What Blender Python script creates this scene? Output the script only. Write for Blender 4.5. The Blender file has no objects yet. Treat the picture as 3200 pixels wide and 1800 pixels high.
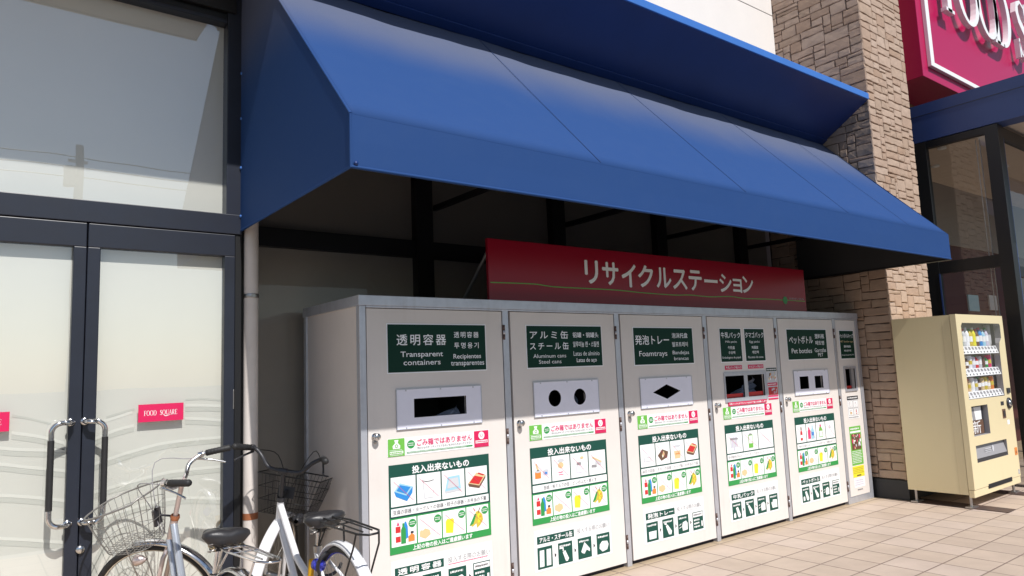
import bpy, bmesh, math, random
from mathutils import Vector, Matrix
from mathutils.geometry import tessellate_polygon
random.seed(7)
S = bpy.context.scene
COL = S.collection
# ------------------------------------------------------------------ camera, sky, sun, exposure
cd = bpy.data.cameras.new('camera'); cam = bpy.data.objects.new('camera', cd); COL.objects.link(cam); S.camera = cam
yaw, pit, rol = math.radians(37.624), math.radians(6.727), math.radians(-2.251)
fw = Vector((math.sin(yaw)*math.cos(pit), math.cos(yaw)*math.cos(pit), math.sin(pit)))
r0 = Vector((math.cos(yaw), -math.sin(yaw), 0)); u0 = r0.cross(fw)
rr = r0*math.cos(rol)+u0*math.sin(rol); uu = -r0*math.sin(rol)+u0*math.cos(rol)
M = Matrix((rr, uu, -fw)).transposed().to_4x4(); M.translation = Vector((-1.720, -3.618, 1.365)); cam.matrix_world = M
cd.sensor_width = 36; cd.lens = 25.117; cd.clip_end = 2000; cd.clip_start = .02
AZ, EL = math.radians(3.6), math.radians(51.6)
w = bpy.data.worlds.new('World'); S.world = w; w.use_nodes = True
nt = w.node_tree; bg = nt.nodes['Background']
sky = nt.nodes.new('ShaderNodeTexSky'); sky.sky_type = 'NISHITA'; sky.sun_disc = False
sky.sun_elevation = EL; sky.sun_rotation = math.pi+AZ; sky.air_density = 1.2; sky.dust_density = 1.0; sky.ozone_density = 3.0
nt.links.new(sky.outputs[0], bg.inputs[0]); bg.inputs[1].default_value = .085
sd = bpy.data.lights.new('sun', 'SUN'); sd.energy = 4.6; sd.angle = math.radians(.55); sd.color = (1, .97, .935)
sun = bpy.data.objects.new('sun', sd); COL.objects.link(sun)
ld = Vector((math.sin(AZ)*math.cos(EL), math.cos(AZ)*math.cos(EL), -math.sin(EL)))
sun.rotation_euler = ld.to_track_quat('-Z', 'Y').to_euler(); sun.location = (-2, -10, 12)
vs = S.view_settings; vs.view_transform = 'Standard'; vs.look = 'None'; vs.exposure = 0.10; vs.gamma = 1

# ------------------------------------------------------------------ materials
def mat(name, col, rough=.5, metal=0., spec=.5, vary=0., vscale=8., bump=0., bscale=60., dirt=None, coat=0., rv=0., ior=1.5):
    m = bpy.data.materials.new(name); m.use_nodes = True
    n = m.node_tree; L = n.links; p = n.nodes['Principled BSDF']
    p.inputs['Base Color'].default_value = (*col, 1); p.inputs['Roughness'].default_value = rough
    p.inputs['Metallic'].default_value = metal; p.inputs['Specular IOR Level'].default_value = spec
    p.inputs['Coat Weight'].default_value = coat; p.inputs['IOR'].default_value = ior
    if vary or bump or rv:
        tc = n.nodes.new('ShaderNodeTexCoord')
    if vary or rv:
        nz = n.nodes.new('ShaderNodeTexNoise'); nz.inputs['Scale'].default_value = vscale; nz.inputs['Detail'].default_value = 6; nz.inputs['Roughness'].default_value = .65
        L.new(tc.outputs['Object'], nz.inputs['Vector'])
    if vary:
        mx = n.nodes.new('ShaderNodeMix'); mx.data_type = 'RGBA'
        dc = dirt if dirt else tuple(c*(1-vary) for c in col)
        mx.inputs[6].default_value = (*col, 1); mx.inputs[7].default_value = (*dc, 1)
        rp = n.nodes.new('ShaderNodeMapRange'); rp.inputs[1].default_value = .4; rp.inputs[2].default_value = .75; rp.inputs[4].default_value = 1 if not dirt else vary
        L.new(nz.outputs['Fac'], rp.inputs[0]); L.new(rp.outputs[0], mx.inputs[0]); L.new(mx.outputs[2], p.inputs['Base Color'])
    if rv:
        r2 = n.nodes.new('ShaderNodeMapRange'); r2.inputs[3].default_value = max(.02, rough-rv); r2.inputs[4].default_value = rough+rv
        L.new(nz.outputs['Fac'], r2.inputs[0]); L.new(r2.outputs[0], p.inputs['Roughness'])
    if bump:
        b = n.nodes.new('ShaderNodeBump'); b.inputs['Strength'].default_value = bump; b.inputs['Distance'].default_value = .01
        n2 = n.nodes.new('ShaderNodeTexNoise'); n2.inputs['Scale'].default_value = bscale; n2.inputs['Detail'].default_value = 5
        L.new(tc.outputs['Object'], n2.inputs['Vector']); L.new(n2.outputs['Fac'], b.inputs['Height']); L.new(b.outputs[0], p.inputs['Normal'])
    return m
def glass(name, ior=1.6, tint=(1, 1, 1)):
    m = bpy.data.materials.new(name); m.use_nodes = True; n = m.node_tree; n.nodes.clear(); L = n.links
    o = n.nodes.new('ShaderNodeOutputMaterial'); mx = n.nodes.new('ShaderNodeMixShader'); t = n.nodes.new('ShaderNodeBsdfTransparent'); g = n.nodes.new('ShaderNodeBsdfGlossy')
    t.inputs[0].default_value = (*tint, 1); g.inputs['Roughness'].default_value = .0
    f = n.nodes.new('ShaderNodeFresnel'); ge = n.nodes.new('ShaderNodeNewGeometry'); mr = n.nodes.new('ShaderNodeMapRange'); mr.inputs[3].default_value = ior; mr.inputs[4].default_value = 1/ior
    L.new(ge.outputs['Backfacing'], mr.inputs[0]); L.new(mr.outputs[0], f.inputs[0])   # a thin sheet reflects alike from both sides
    tc = n.nodes.new('ShaderNodeTexCoord'); nz = n.nodes.new('ShaderNodeTexNoise'); nz.inputs['Scale'].default_value = 1.3; b = n.nodes.new('ShaderNodeBump'); b.inputs['Strength'].default_value = .04; b.inputs['Distance'].default_value = .02
    L.new(tc.outputs['Object'], nz.inputs['Vector']); L.new(nz.outputs[0], b.inputs['Height']); L.new(b.outputs[0], g.inputs['Normal'])
    L.new(f.outputs[0], mx.inputs[0]); L.new(t.outputs[0], mx.inputs[1]); L.new(g.outputs[0], mx.inputs[2]); L.new(mx.outputs[0], o.inputs[0])
    return m
K = {}
K['locker'] = mat('cream_locker_paint', (.75, .70, .66), .34, spec=.35, vary=.07, vscale=2.2, rv=.1, bump=.10, bscale=3.5)
K['side'] = mat('cream_side_paint', (.78, .71, .66), .4, vary=.07, vscale=3, rv=.08)
K['alu'] = mat('aluminium', (.60, .615, .67), .38, metal=.55, vary=.12, vscale=14, rv=.1)
K['plate'] = mat('pale_steel_plate', (.84, .84, .95), .4, metal=0, vary=.05, vscale=10)
K['dark'] = mat('dark_void', (.006, .006, .009), .7)
K['gap'] = mat('dark_gap', (.02, .016, .028), .7)
K['rust'] = mat('rusty_hinge', (.17, .12, .11), .65, metal=.4, vary=1, vscale=60, dirt=(.10, .05, .035))
K['chrome'] = mat('chrome', (.72, .72, .73), .16, metal=1, vary=.25, vscale=30)
K['white'] = mat('print_white', (.88, .88, .88), .4)
K['offwhite'] = mat('print_off_white', (.90, .92, .94), .4)
K['dgreen'] = mat('print_dark_green', (.012, .075, .055), .5, spec=.25)
K['sgreen'] = mat('sign_dark_green', (.003, .036, .022), .55, spec=.2)
K['mgreen'] = mat('print_green', (.03, .30, .07), .35)
K['lgreen'] = mat('print_light_green', (.16, .48, .07), .35)
K['crimson'] = mat('print_crimson', (.66, .015, .10), .35)
K['pink'] = mat('print_pink_red', (.72, .05, .17), .4)
K['black'] = mat('print_black', (.03, .03, .035), .4)
K['grey'] = mat('print_grey', (.30, .29, .30), .45)
K['lgrey'] = mat('print_pale_grey', (.60, .61, .64), .45)
K['blue'] = mat('print_blue', (.03, .25, .65), .4)
K['sky'] = mat('print_sky_blue', (.35, .62, .75), .4)
K['red'] = mat('print_red', (.62, .03, .03), .4)
K['orange'] = mat('print_orange', (.75, .25, .05), .4)
K['yellow'] = mat('print_yellow', (.80, .74, .04), .4)
K['gold'] = mat('print_gold', (.62, .48, .06), .4)
K['tan'] = mat('print_tan', (.72, .55, .30), .4)
K['brown'] = mat('print_brown', (.15, .08, .05), .4)
K['lilac'] = mat('print_lilac', (.62, .58, .70), .4)
K['board'] = mat('red_sign_board', (.30, .006, .024), .25, spec=.35)
K['fabric'] = None
K['frame'] = mat('dark_navy_frame', (.018, .022, .035), .38, vary=.3, vscale=5, rv=.1)
K['blackframe'] = mat('black_frame', (.008, .008, .009), .45)
K['film'] = mat('frosted_film', (.77, .775, .70), .35, vary=.04, vscale=1.5)
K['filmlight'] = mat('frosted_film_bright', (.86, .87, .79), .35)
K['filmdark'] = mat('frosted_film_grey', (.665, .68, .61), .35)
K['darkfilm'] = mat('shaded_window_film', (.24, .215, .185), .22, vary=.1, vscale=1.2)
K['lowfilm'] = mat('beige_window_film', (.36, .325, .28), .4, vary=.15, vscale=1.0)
K['pane'] = glass('window_glass', 2.8)
K['panedark'] = glass('vestibule_glass', 1.7, (.80, .80, .78))
K['thinpane'] = glass('plain_glass', 1.42)
K['vmglass'] = glass('clear_glass', 1.6)
K['pipe'] = mat('cream_pvc', (.72, .66, .61), .42, vary=.1, vscale=10, dirt=None)
K['steel'] = mat('steel', (.45, .43, .41), .35, metal=.9)
K['wall'] = mat('white_wall_panel', (.80, .755, .71), .7, vary=.05, vscale=2, bump=.15, bscale=120)
K['soffit'] = mat('beige_soffit', (.62, .52, .43), .7, vary=.05)
K['stone'] = None
K['mortar'] = mat('dark_mortar', (.12, .085, .066), .95, bump=.5, bscale=90)
K['plinth'] = mat('black_plinth', (.018, .019, .022), .5)
K['vm'] = mat('cream_yellow_paint', (.76, .645, .395), .3, vary=.03, vscale=1.2, rv=.03)
K['navy'] = mat('navy_metal', (.028, .058, .19), .4, vary=.1, vscale=3)
K['mag'] = mat('magenta_red_panel', (.47, .007, .085), .3)
K['sill'] = mat('ochre_wall', (.30, .15, .06), .8)
K['maroon'] = mat('maroon_wall', (.10, .022, .025), .6)
K['inner'] = mat('interior_grey', (.34, .31, .29), .8)
K['rubber'] = mat('black_rubber', (.018, .018, .019), .6, vary=.3, vscale=30)
K['vinyl'] = mat('black_vinyl', (.025, .024, .026), .38, bump=.1, bscale=200)
K['bsilver'] = mat('silver_paint', (.55, .60, .68), .25, metal=.6, coat=.3)
K['bpink'] = mat('champagne_metal', (.62, .52, .49), .28, metal=.6)
K['bwhite'] = mat('white_gloss_paint', (.80, .80, .82), .22, coat=.4)
K['wire'] = mat('grey_wire', (.27, .26, .245), .4, metal=.5)
K['bwire'] = mat('black_wire', (.012, .012, .013), .4)
K['copper'] = mat('copper_orange', (.45, .17, .08), .35, metal=.4)
K['refl'] = mat('red_reflector', (.45, .01, .04), .2, coat=.5)
K['amber'] = mat('amber_yellow', (.80, .45, .01), .35)
K['blueshine'] = mat('glossy_blue', (.05, .06, .55), .2, metal=.3)
K['bag'] = mat('plastic_bag', (.20, .22, .28), .18)
K['rplate'] = mat('rusty_plate', (.12, .075, .06), .6, metal=.3, vary=1, vscale=12, dirt=(.07, .055, .055))
K['asphalt'] = mat('asphalt', (.06, .06, .062), .9, vary=.3, vscale=3, bump=.4, bscale=200)
K['concrete'] = mat('concrete', (.38, .37, .35), .8, vary=.2)

def weathered(m, amount, col):
    n = m.node_tree; L = n.links; p = n.nodes['Principled BSDF']; src = p.inputs['Base Color'].links[0].from_socket
    tc = [x for x in n.nodes if x.type == 'TEX_COORD'][0]
    mp = n.nodes.new('ShaderNodeMapping'); mp.inputs['Scale'].default_value = (26, 26, 1.1); L.new(tc.outputs['Object'], mp.inputs['Vector'])
    st = n.nodes.new('ShaderNodeTexNoise'); st.inputs['Scale'].default_value = 1; st.inputs['Detail'].default_value = 5; L.new(mp.outputs[0], st.inputs['Vector'])
    bg_ = n.nodes.new('ShaderNodeTexNoise'); bg_.inputs['Scale'].default_value = 2.3; bg_.inputs['Detail'].default_value = 6; L.new(tc.outputs['Object'], bg_.inputs['Vector'])
    a = n.nodes.new('ShaderNodeMapRange'); a.inputs[1].default_value = .52; a.inputs[2].default_value = .72; L.new(st.outputs['Fac'], a.inputs[0])
    c = n.nodes.new('ShaderNodeMapRange'); c.inputs[1].default_value = .48; c.inputs[2].default_value = .66; c.inputs[4].default_value = amount; L.new(bg_.outputs['Fac'], c.inputs[0])
    mu = n.nodes.new('ShaderNodeMath'); mu.operation = 'MULTIPLY'; L.new(a.outputs[0], mu.inputs[0]); L.new(c.outputs[0], mu.inputs[1])
    mx = n.nodes.new('ShaderNodeMix'); mx.data_type = 'RGBA'; L.new(mu.outputs[0], mx.inputs[0]); L.new(src, mx.inputs[6]); mx.inputs[7].default_value = (*col, 1); L.new(mx.outputs[2], p.inputs['Base Color'])
weathered(K['locker'], .13, (.46, .40, .33)); weathered(K['side'], .13, (.46, .40, .33)); weathered(K['vm'], .10, (.48, .38, .20)); weathered(K['alu'], .5, (.30, .27, .25))
def fabric():
    m = mat('blue_awning_fabric', (.028, .115, .42), .75, spec=.15, bump=.12, bscale=500); n = m.node_tree; L = n.links; p = n.nodes['Principled BSDF']
    tc = [x for x in n.nodes if x.type == 'TEX_COORD'][0]
    sp = n.nodes.new('ShaderNodeSeparateXYZ'); L.new(tc.outputs['Object'], sp.inputs[0])
    nz = n.nodes.new('ShaderNodeTexNoise'); nz.inputs['Scale'].default_value = 1.1; nz.inputs['Detail'].default_value = 6; L.new(tc.outputs['Object'], nz.inputs['Vector'])
    nf = n.nodes.new('ShaderNodeTexNoise'); nf.inputs['Scale'].default_value = 9; nf.inputs['Detail'].default_value = 8; L.new(tc.outputs['Object'], nf.inputs['Vector'])
    # weathered, chalky band along the upper part of the slope
    a = n.nodes.new('ShaderNodeMath'); a.operation = 'MULTIPLY_ADD'; a.inputs[1].default_value = .30; L.new(nz.outputs['Fac'], a.inputs[0]); L.new(sp.outputs['Z'], a.inputs[2])
    r = n.nodes.new('ShaderNodeMapRange'); r.interpolation_type = 'SMOOTHSTEP'; r.inputs[1].default_value = .86; r.inputs[2].default_value = 1.42; r.inputs[4].default_value = .62; L.new(a.outputs[0], r.inputs[0])
    mx = n.nodes.new('ShaderNodeMix'); mx.data_type = 'RGBA'; mx.inputs[6].default_value = (.020, .061, .192, 1); mx.inputs[7].default_value = (.15, .155, .185, 1); L.new(r.outputs[0], mx.inputs[0])
    r2 = n.nodes.new('ShaderNodeMapRange'); r2.inputs[1].default_value = .45; r2.inputs[2].default_value = .8; r2.inputs[4].default_value = .10; L.new(nf.outputs['Fac'], r2.inputs[0])
    m2 = n.nodes.new('ShaderNodeMix'); m2.data_type = 'RGBA'; L.new(r2.outputs[0], m2.inputs[0]); L.new(mx.outputs[2], m2.inputs[6]); m2.inputs[7].default_value = (.045, .09, .20, 1)
    L.new(m2.outputs[2], p.inputs['Base Color']); return m
K['fabric'] = fabric()
K['fascia'] = mat('blue_metal_lit', (.055, .185, .56), .3, vary=.1, vscale=3)  # fascia blue lightened in colour for its sunlit top edge
K['seam'] = mat('blue_seam', (.015, .048, .158), .7)
K['inner_sheet'] = mat('bounce_blocker_black', (.04, .04, .042), .9)  # for the sheets added inside the awning to absorb light
K['panel'] = mat('blue_metal_shaded', (.010, .037, .165), .4, vary=.15, vscale=2)  # fascia blue darkened in colour for its shaded underside
def stone():
    m = mat('sandstone', (.5, .4, .3), .88); n = m.node_tree; L = n.links; p = n.nodes['Principled BSDF']
    g = n.nodes.new('ShaderNodeNewGeometry'); cr = n.nodes.new('ShaderNodeValToRGB')
    el = cr.color_ramp.elements; el[0].color = (.40, .27, .19, 1); el[1].color = (.51, .38, .295, 1)
    for ps, c in ((.3, (.46, .33, .25)), (.55, (.49, .36, .275)), (.8, (.42, .30, .22))):
        e = el.new(ps); e.color = (*c, 1)
    L.new(g.outputs['Random Per Island'], cr.inputs[0])
    tc = n.nodes.new('ShaderNodeTexCoord'); nz = n.nodes.new('ShaderNodeTexNoise'); nz.inputs['Scale'].default_value = 14; nz.inputs['Detail'].default_value = 9; nz.inputs['Roughness'].default_value = .7; L.new(tc.outputs['Object'], nz.inputs['Vector'])
    mx = n.nodes.new('ShaderNodeMix'); mx.data_type = 'RGBA'; mx.blend_type = 'MULTIPLY'; mx.inputs[0].default_value = .75
    r = n.nodes.new('ShaderNodeMapRange'); r.inputs[1].default_value = .3; r.inputs[2].default_value = .7; r.inputs[3].default_value = .82; r.inputs[4].default_value = 1.08; L.new(nz.outputs['Fac'], r.inputs[0])
    L.new(cr.outputs[0], mx.inputs[6]); L.new(r.outputs[0], mx.inputs[7]); L.new(mx.outputs[2], p.inputs['Base Color'])
    b = n.nodes.new('ShaderNodeBump'); b.inputs['Strength'].default_value = .7; b.inputs['Distance'].default_value = .012; L.new(nz.outputs['Fac'], b.inputs['Height']); L.new(b.outputs[0], p.inputs['Normal'])
    return m
K['stone'] = stone()
def tiles():
    m = mat('beige_paving_tile', (.5, .42, .35), .6); n = m.node_tree; L = n.links; p = n.nodes['Principled BSDF']
    N = n.nodes.new
    tc = N('ShaderNodeTexCoord'); mp = N('ShaderNodeMapping'); s = 1/.2725; mp.inputs['Location'].default_value = (-3.475*s, .327*s, 0); mp.inputs['Scale'].default_value = (s, s, s); L.new(tc.outputs['Object'], mp.inputs['Vector'])
    nd = N('ShaderNodeTexNoise'); nd.inputs['Scale'].default_value = 9; nd.inputs['Detail'].default_value = 3; L.new(mp.outputs[0], nd.inputs['Vector'])
    sp = N('ShaderNodeSeparateXYZ'); L.new(mp.outputs[0], sp.inputs[0])
    def math_(op, a, b=None, c=None):
        q = N('ShaderNodeMath'); q.operation = op
        for i, v in enumerate((a, b, c)):
            if v is None: continue
            if isinstance(v, (int, float)): q.inputs[i].default_value = v
            else: L.new(v, q.inputs[i])
        return q.outputs[0]
    ds = []
    for ax in 'XY':
        f = math_('FRACT', math_('ADD', sp.outputs[ax], 1000.5)); d = math_('ABSOLUTE', math_('SUBTRACT', f, .5)); ds.append(d)   # 0 at joint
    dmin = math_('MINIMUM', ds[0], ds[1])
    dj = math_('ADD', dmin, math_('MULTIPLY', math_('SUBTRACT', nd.outputs['Fac'], .5), .014))
    j = N('ShaderNodeMapRange'); j.inputs[1].default_value = .012; j.inputs[2].default_value = .023; L.new(dj, j.inputs[0])   # 0 joint,1 tile
    fl = N('ShaderNodeVectorMath'); fl.operation = 'FLOOR'; ad = N('ShaderNodeVectorMath'); ad.operation = 'ADD'; ad.inputs[1].default_value = (1000, 1000, .5); L.new(mp.outputs[0], ad.inputs[0]); L.new(ad.outputs[0], fl.inputs[0])
    wn = N('ShaderNodeTexWhiteNoise'); wn.noise_dimensions = '2D'; L.new(fl.outputs[0], wn.inputs['Vector'])
    cr = N('ShaderNodeValToRGB'); el = cr.color_ramp.elements; el[0].color = (.465, .365, .292, 1); el[1].color = (.53, .425, .355, 1); e = el.new(.5); e.color = (.505, .398, .315, 1); L.new(wn.outputs['Value'], cr.inputs[0])
    n1 = N('ShaderNodeTexNoise'); n1.inputs['Scale'].default_value = 3; n1.inputs['Detail'].default_value = 8; n1.inputs['Roughness'].default_value = .7; L.new(tc.outputs['Object'], n1.inputs['Vector'])
    r = N('ShaderNodeMapRange'); r.inputs[1].default_value = .3; r.inputs[2].default_value = .7; r.inputs[3].default_value = .86; r.inputs[4].default_value = 1.06; L.new(n1.outputs['Fac'], r.inputs[0])
    mu = N('ShaderNodeMix'); mu.data_type = 'RGBA'; mu.blend_type = 'MULTIPLY'; mu.inputs[0].default_value = 1; L.new(cr.outputs[0], mu.inputs[6]); L.new(r.outputs[0], mu.inputs[7])
    # few dark scuffs
    n3 = N('ShaderNodeTexNoise'); n3.inputs['Scale'].default_value = 16; n3.inputs['Detail'].default_value = 4; L.new(tc.outputs['Object'], n3.inputs['Vector'])
    r3 = N('ShaderNodeMapRange'); r3.inputs[1].default_value = .70; r3.inputs[2].default_value = .78; r3.inputs[4].default_value = .35; L.new(n3.outputs['Fac'], r3.inputs[0])
    m3 = N('ShaderNodeMix'); m3.data_type = 'RGBA'; L.new(r3.outputs[0], m3.inputs[0]); L.new(mu.outputs[2], m3.inputs[6]); m3.inputs[7].default_value = (.25, .18, .15, 1)
    # dust gathered against the lockers
    so = N('ShaderNodeSeparateXYZ'); L.new(tc.outputs['Object'], so.inputs[0])
    dd = N('ShaderNodeMapRange'); dd.interpolation_type = 'SMOOTHSTEP'; dd.inputs[1].default_value = -.16; dd.inputs[2].default_value = -.01; L.new(math_('ADD', so.outputs['Y'], math_('MULTIPLY', math_('SUBTRACT', n1.outputs['Fac'], .5), .22)), dd.inputs[0])
    m4 = N('ShaderNodeMix'); m4.data_type = 'RGBA'; L.new(math_('MULTIPLY', dd.outputs[0], .7), m4.inputs[0]); L.new(m3.outputs[2], m4.inputs[6]); m4.inputs[7].default_value = (.40, .31, .19, 1)
    # soft dark blotches and gum spots
    vo = N('ShaderNodeTexVoronoi'); vo.inputs['Scale'].default_value = 2.6; L.new(tc.outputs['Object'], vo.inputs['Vector'])
    gs = N('ShaderNodeMapRange'); gs.inputs[1].default_value = .028; gs.inputs[2].default_value = .045; gs.inputs[3].default_value = .45; gs.inputs[4].default_value = 0; L.new(vo.outputs['Distance'], gs.inputs[0])
    m5 = N('ShaderNodeMix'); m5.data_type = 'RGBA'; L.new(gs.outputs[0], m5.inputs[0]); L.new(m4.outputs[2], m5.inputs[6]); m5.inputs[7].default_value = (.20, .16, .14, 1); m3 = m5
    mx = N('ShaderNodeMix'); mx.data_type = 'RGBA'; L.new(j.outputs[0], mx.inputs[0]); mx.inputs[6].default_value = (.20, .145, .12, 1); L.new(m3.outputs[2], mx.inputs[7])
    L.new(mx.outputs[2], p.inputs['Base Color'])
    b = N('ShaderNodeBump'); b.inputs['Strength'].default_value = .5; b.inputs['Distance'].default_value = .004; L.new(j.outputs[0], b.inputs['Height']); L.new(b.outputs[0], p.inputs['Normal'])
    return m
K['tiles'] = tiles()

# ------------------------------------------------------------------ mesh builder
class B:
    def __init__(s, xf=None): s.v = []; s.f = []; s.m = []; s.sm = []; s.mats = []; s.xf = xf
    def mi(s, k):
        if k not in s.mats: s.mats.append(k)
        return s.mats.index(k)
    def add(s, vs, fs, k, smooth=False):
        o = len(s.v); i = s.mi(k)
        s.v += [s.xf(Vector(v)) if s.xf else Vector(v) for v in vs]
        for f in fs: s.f.append([o+a for a in f]); s.m.append(i); s.sm.append(smooth)
        return s
    def box(s, x0, x1, y0, y1, z0, z1, k):
        return s.add([(x0,y0,z0),(x1,y0,z0),(x1,y1,z0),(x0,y1,z0),(x0,y0,z1),(x1,y0,z1),(x1,y1,z1),(x0,y1,z1)],
              [(0,3,2,1),(4,5,6,7),(0,1,5,4),(1,2,6,5),(2,3,7,6),(3,0,4,7)], k)
    def poly(s, pts, k): return s.add(pts, [tuple(range(len(pts)))], k)
    def rect(s, x0, x1, z0, z1, y, k): return s.poly([(x0,y,z0),(x1,y,z0),(x1,y,z1),(x0,y,z1)], k)
    def flat(s, pts2, y, k): return s.poly([(a, y, b) for a, b in pts2], k)
    def prism(s, pts, d, k):                      # planar polygon extruded by vector d
        n = len(pts); P = [Vector(p) for p in pts]; Q = [p+Vector(d) for p in P]
        return s.add(P+Q, [tuple(range(n)), tuple(range(2*n-1, n-1, -1))]+[(i, i+n, (i+1) % n+n, (i+1) % n) for i in range(n)], k)
    def disc(s, x, z, y, rx, rz, k, n=24): return s.poly([(x+rx*math.cos(a*2*math.pi/n), y, z+rz*math.sin(a*2*math.pi/n)) for a in range(n)], k)
    def tube(s, path, r, k, n=8, closed=False, caps=True):
        P = [Vector(p) for p in path]; N = len(P); R = r if isinstance(r, (list, tuple)) else [r]*N
        vs = []; up = None
        for i, p in enumerate(P):
            if closed: t = P[(i+1) % N]-P[i-1]
            else: t = P[min(i+1, N-1)]-P[max(i-1, 0)]
            t.normalize()
            if up is None:
                up = Vector((0,0,1)) if abs(t.z) < .9 else Vector((1,0,0))
            a = up-t*up.dot(t)
            if a.length < 1e-6: a = t.orthogonal()
            a.normalize(); b = t.cross(a); up = a
            vs += [p+(a*math.cos(q*2*math.pi/n)+b*math.sin(q*2*math.pi/n))*R[i] for q in range(n)]
        fs = []
        for i in range(N if closed else N-1):
            j = (i+1) % N
            fs += [(i*n+q, i*n+(q+1) % n, j*n+(q+1) % n, j*n+q) for q in range(n)]
        s.add(vs, fs, k, True)
        if caps and not closed:
            s.add(vs[:n], [tuple(range(n-1, -1, -1))], k); s.add(vs[-n:], [tuple(range(n))], k)
        return s
    def lathe(s, prof, o, ax, k, n=16):           # prof (r, h) along axis ax from o
        ax = Vector(ax).normalized(); a = ax.orthogonal().normalized(); b = ax.cross(a); o = Vector(o); vs = []
        for r, h in prof: vs += [o+ax*h+(a*math.cos(q*2*math.pi/n)+b*math.sin(q*2*math.pi/n))*r for q in range(n)]
        fs = [(i*n+q, i*n+(q+1) % n, (i+1)*n+(q+1) % n, (i+1)*n+q) for i in range(len(prof)-1) for q in range(n)]
        return s.add(vs, fs, k, True)
    def holes(s, outer, hs, y, k, depth=0, kd=None):   # sheet in the plane y with holes; hole walls go back by depth
        L = [[Vector((a, b, 0)) for a, b in outer]]+[[Vector((a, b, 0)) for a, b in h] for h in hs]
        fl = [v for l in L for v in l]
        s.add([(v.x, y, v.y) for v in fl], [tuple(t) for t in tessellate_polygon(L)], k)
        if depth:
            for h in hs:
                n = len(h)
                s.add([(a, y, b) for a, b in h]+[(a, y+depth, b) for a, b in h], [(i, (i+1) % n, (i+1) % n+n, i+n) for i in range(n)], kd or k)
        return s
    def build(s, name, parent=None, label=None, cat=None, group=None, kind=None, bevel=0, solid=0):
        me = bpy.data.meshes.new(name); o0 = parent_world(parent)
        me.from_pydata([tuple(v-o0) for v in s.v], [], s.f)
        for k in s.mats: me.materials.append(K[k])
        me.polygons.foreach_set('material_index', s.m); me.polygons.foreach_set('use_smooth', s.sm); me.update()
        o = bpy.data.objects.new(name, me); COL.objects.link(o)
        if parent: o.parent = parent
        tag(o, label, cat, group, kind)
        if solid:
            q = o.modifiers.new('thickness', 'SOLIDIFY'); q.thickness = solid; q.offset = 1
        if bevel:
            q = o.modifiers.new('edge', 'BEVEL'); q.width = bevel; q.segments = 2; q.limit_method = 'ANGLE'; q.angle_limit = math.radians(40)
        return o
ROOTW = {}
def parent_world(p):
    while p is not None and p.parent is not None: p = p.parent
    if p is None or p.name not in ROOTW: return Vector((0,0,0))
    return ROOTW[p.name]
def tag(o, label=None, cat=None, group=None, kind=None):
    if label: o['label'] = label
    if cat: o['category'] = cat
    if group: o['group'] = group
    if kind: o['kind'] = kind
def empty(name, loc, label, cat, group=None, local=False):
    o = bpy.data.objects.new(name, None); COL.objects.link(o); o.location = loc; o.empty_display_size = .2
    if not local: ROOTW[o.name] = Vector(loc)
    tag(o, label, cat, group); return o

# ------------------------------------------------------------------ lettering
TX = {}
def glyphs(t, sp=1.0):
    if (t, sp) in TX: return TX[(t, sp)]
    c = bpy.data.curves.new('txt', 'FONT'); c.body = t; c.resolution_u = 3; c.space_character = sp
    o = bpy.data.objects.new('txt', c); COL.objects.link(o)
    m = o.evaluated_get(bpy.context.evaluated_depsgraph_get()).to_mesh()
    V = [(v.co.x, v.co.y) for v in m.vertices]; F = [tuple(p.vertices) for p in m.polygons]
    o.to_mesh_clear(); bpy.data.objects.remove(o); bpy.data.curves.remove(c)
    TX[(t, sp)] = (V, F); return V, F
def text(b, t, x0, z0, x1, z1, y, k, bold=.012, spaced=False):
    V, F = glyphs(t, 1.35 if spaced else 1.0)
    if not V: return
    ax, bx = min(v[0] for v in V), max(v[0] for v in V); az, bz = min(v[1] for v in V), max(v[1] for v in V)
    d = bold*(z1-z0); x0 += d; x1 -= d; z0 += d; z1 -= d
    sx = (x1-x0)/max(bx-ax, 1e-6); sz = (z1-z0)/max(bz-az, 1e-6)
    sh = [(0, 0)] if bold < .008 else [(-d, 0), (d, 0), (0, d), (0, -d)]       # heavier strokes from shifted layers
    for i, (p, q) in enumerate(sh): b.add([(x0+p+(v[0]-ax)*sx, y-.00015*i, z0+q+(v[1]-az)*sz) for v in V], F, k)

# ================================================================== SETTING
b = B(); b.poly([(-9,-2.6,0),(16,-2.6,0),(16,3,0),(-9,3,0)], 'tiles'); b.build('pavement', kind='structure')
b = B(); b.box(-9, 16, -2.75, -2.6, -.2, .0, 'concrete'); b.build('kerb', kind='structure')
b = B(); b.poly([(-600,-600,-.13),(600,-600,-.13),(600,-2.75,-.13),(-600,-2.75,-.13)], 'asphalt'); b.poly([(-600,-2.75,-.131),(600,-2.75,-.131),(600,600,-.131),(-600,600,-.131)], 'asphalt'); b.build('parking_lot', kind='structure')

# ---- building
bld = empty('supermarket_building', (2, .6, 0), 'white walled supermarket building with dark framed frosted windows behind the blue awning', 'building')
b = B(); b.box(-6, 5.515, .667, .9, 4.0, 5.31, 'wall'); b.box(-6, 5.515, .667, .9, 5.322, 8.5, 'wall'); b.box(-6, 5.515, .675, .9, 5.31, 5.322, 'gap'); b.build('wall', bld)
b = B(); b.box(-6, -.475, -.34, .60, 3.83, 3.87, 'soffit'); b.box(-6, -.475, -.36, -.34, 3.82, 4.25, 'soffit'); b.box(-6, -.475, -.34, .667, 4.19, 4.25, 'wall'); b.build('eave', bld)
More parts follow.
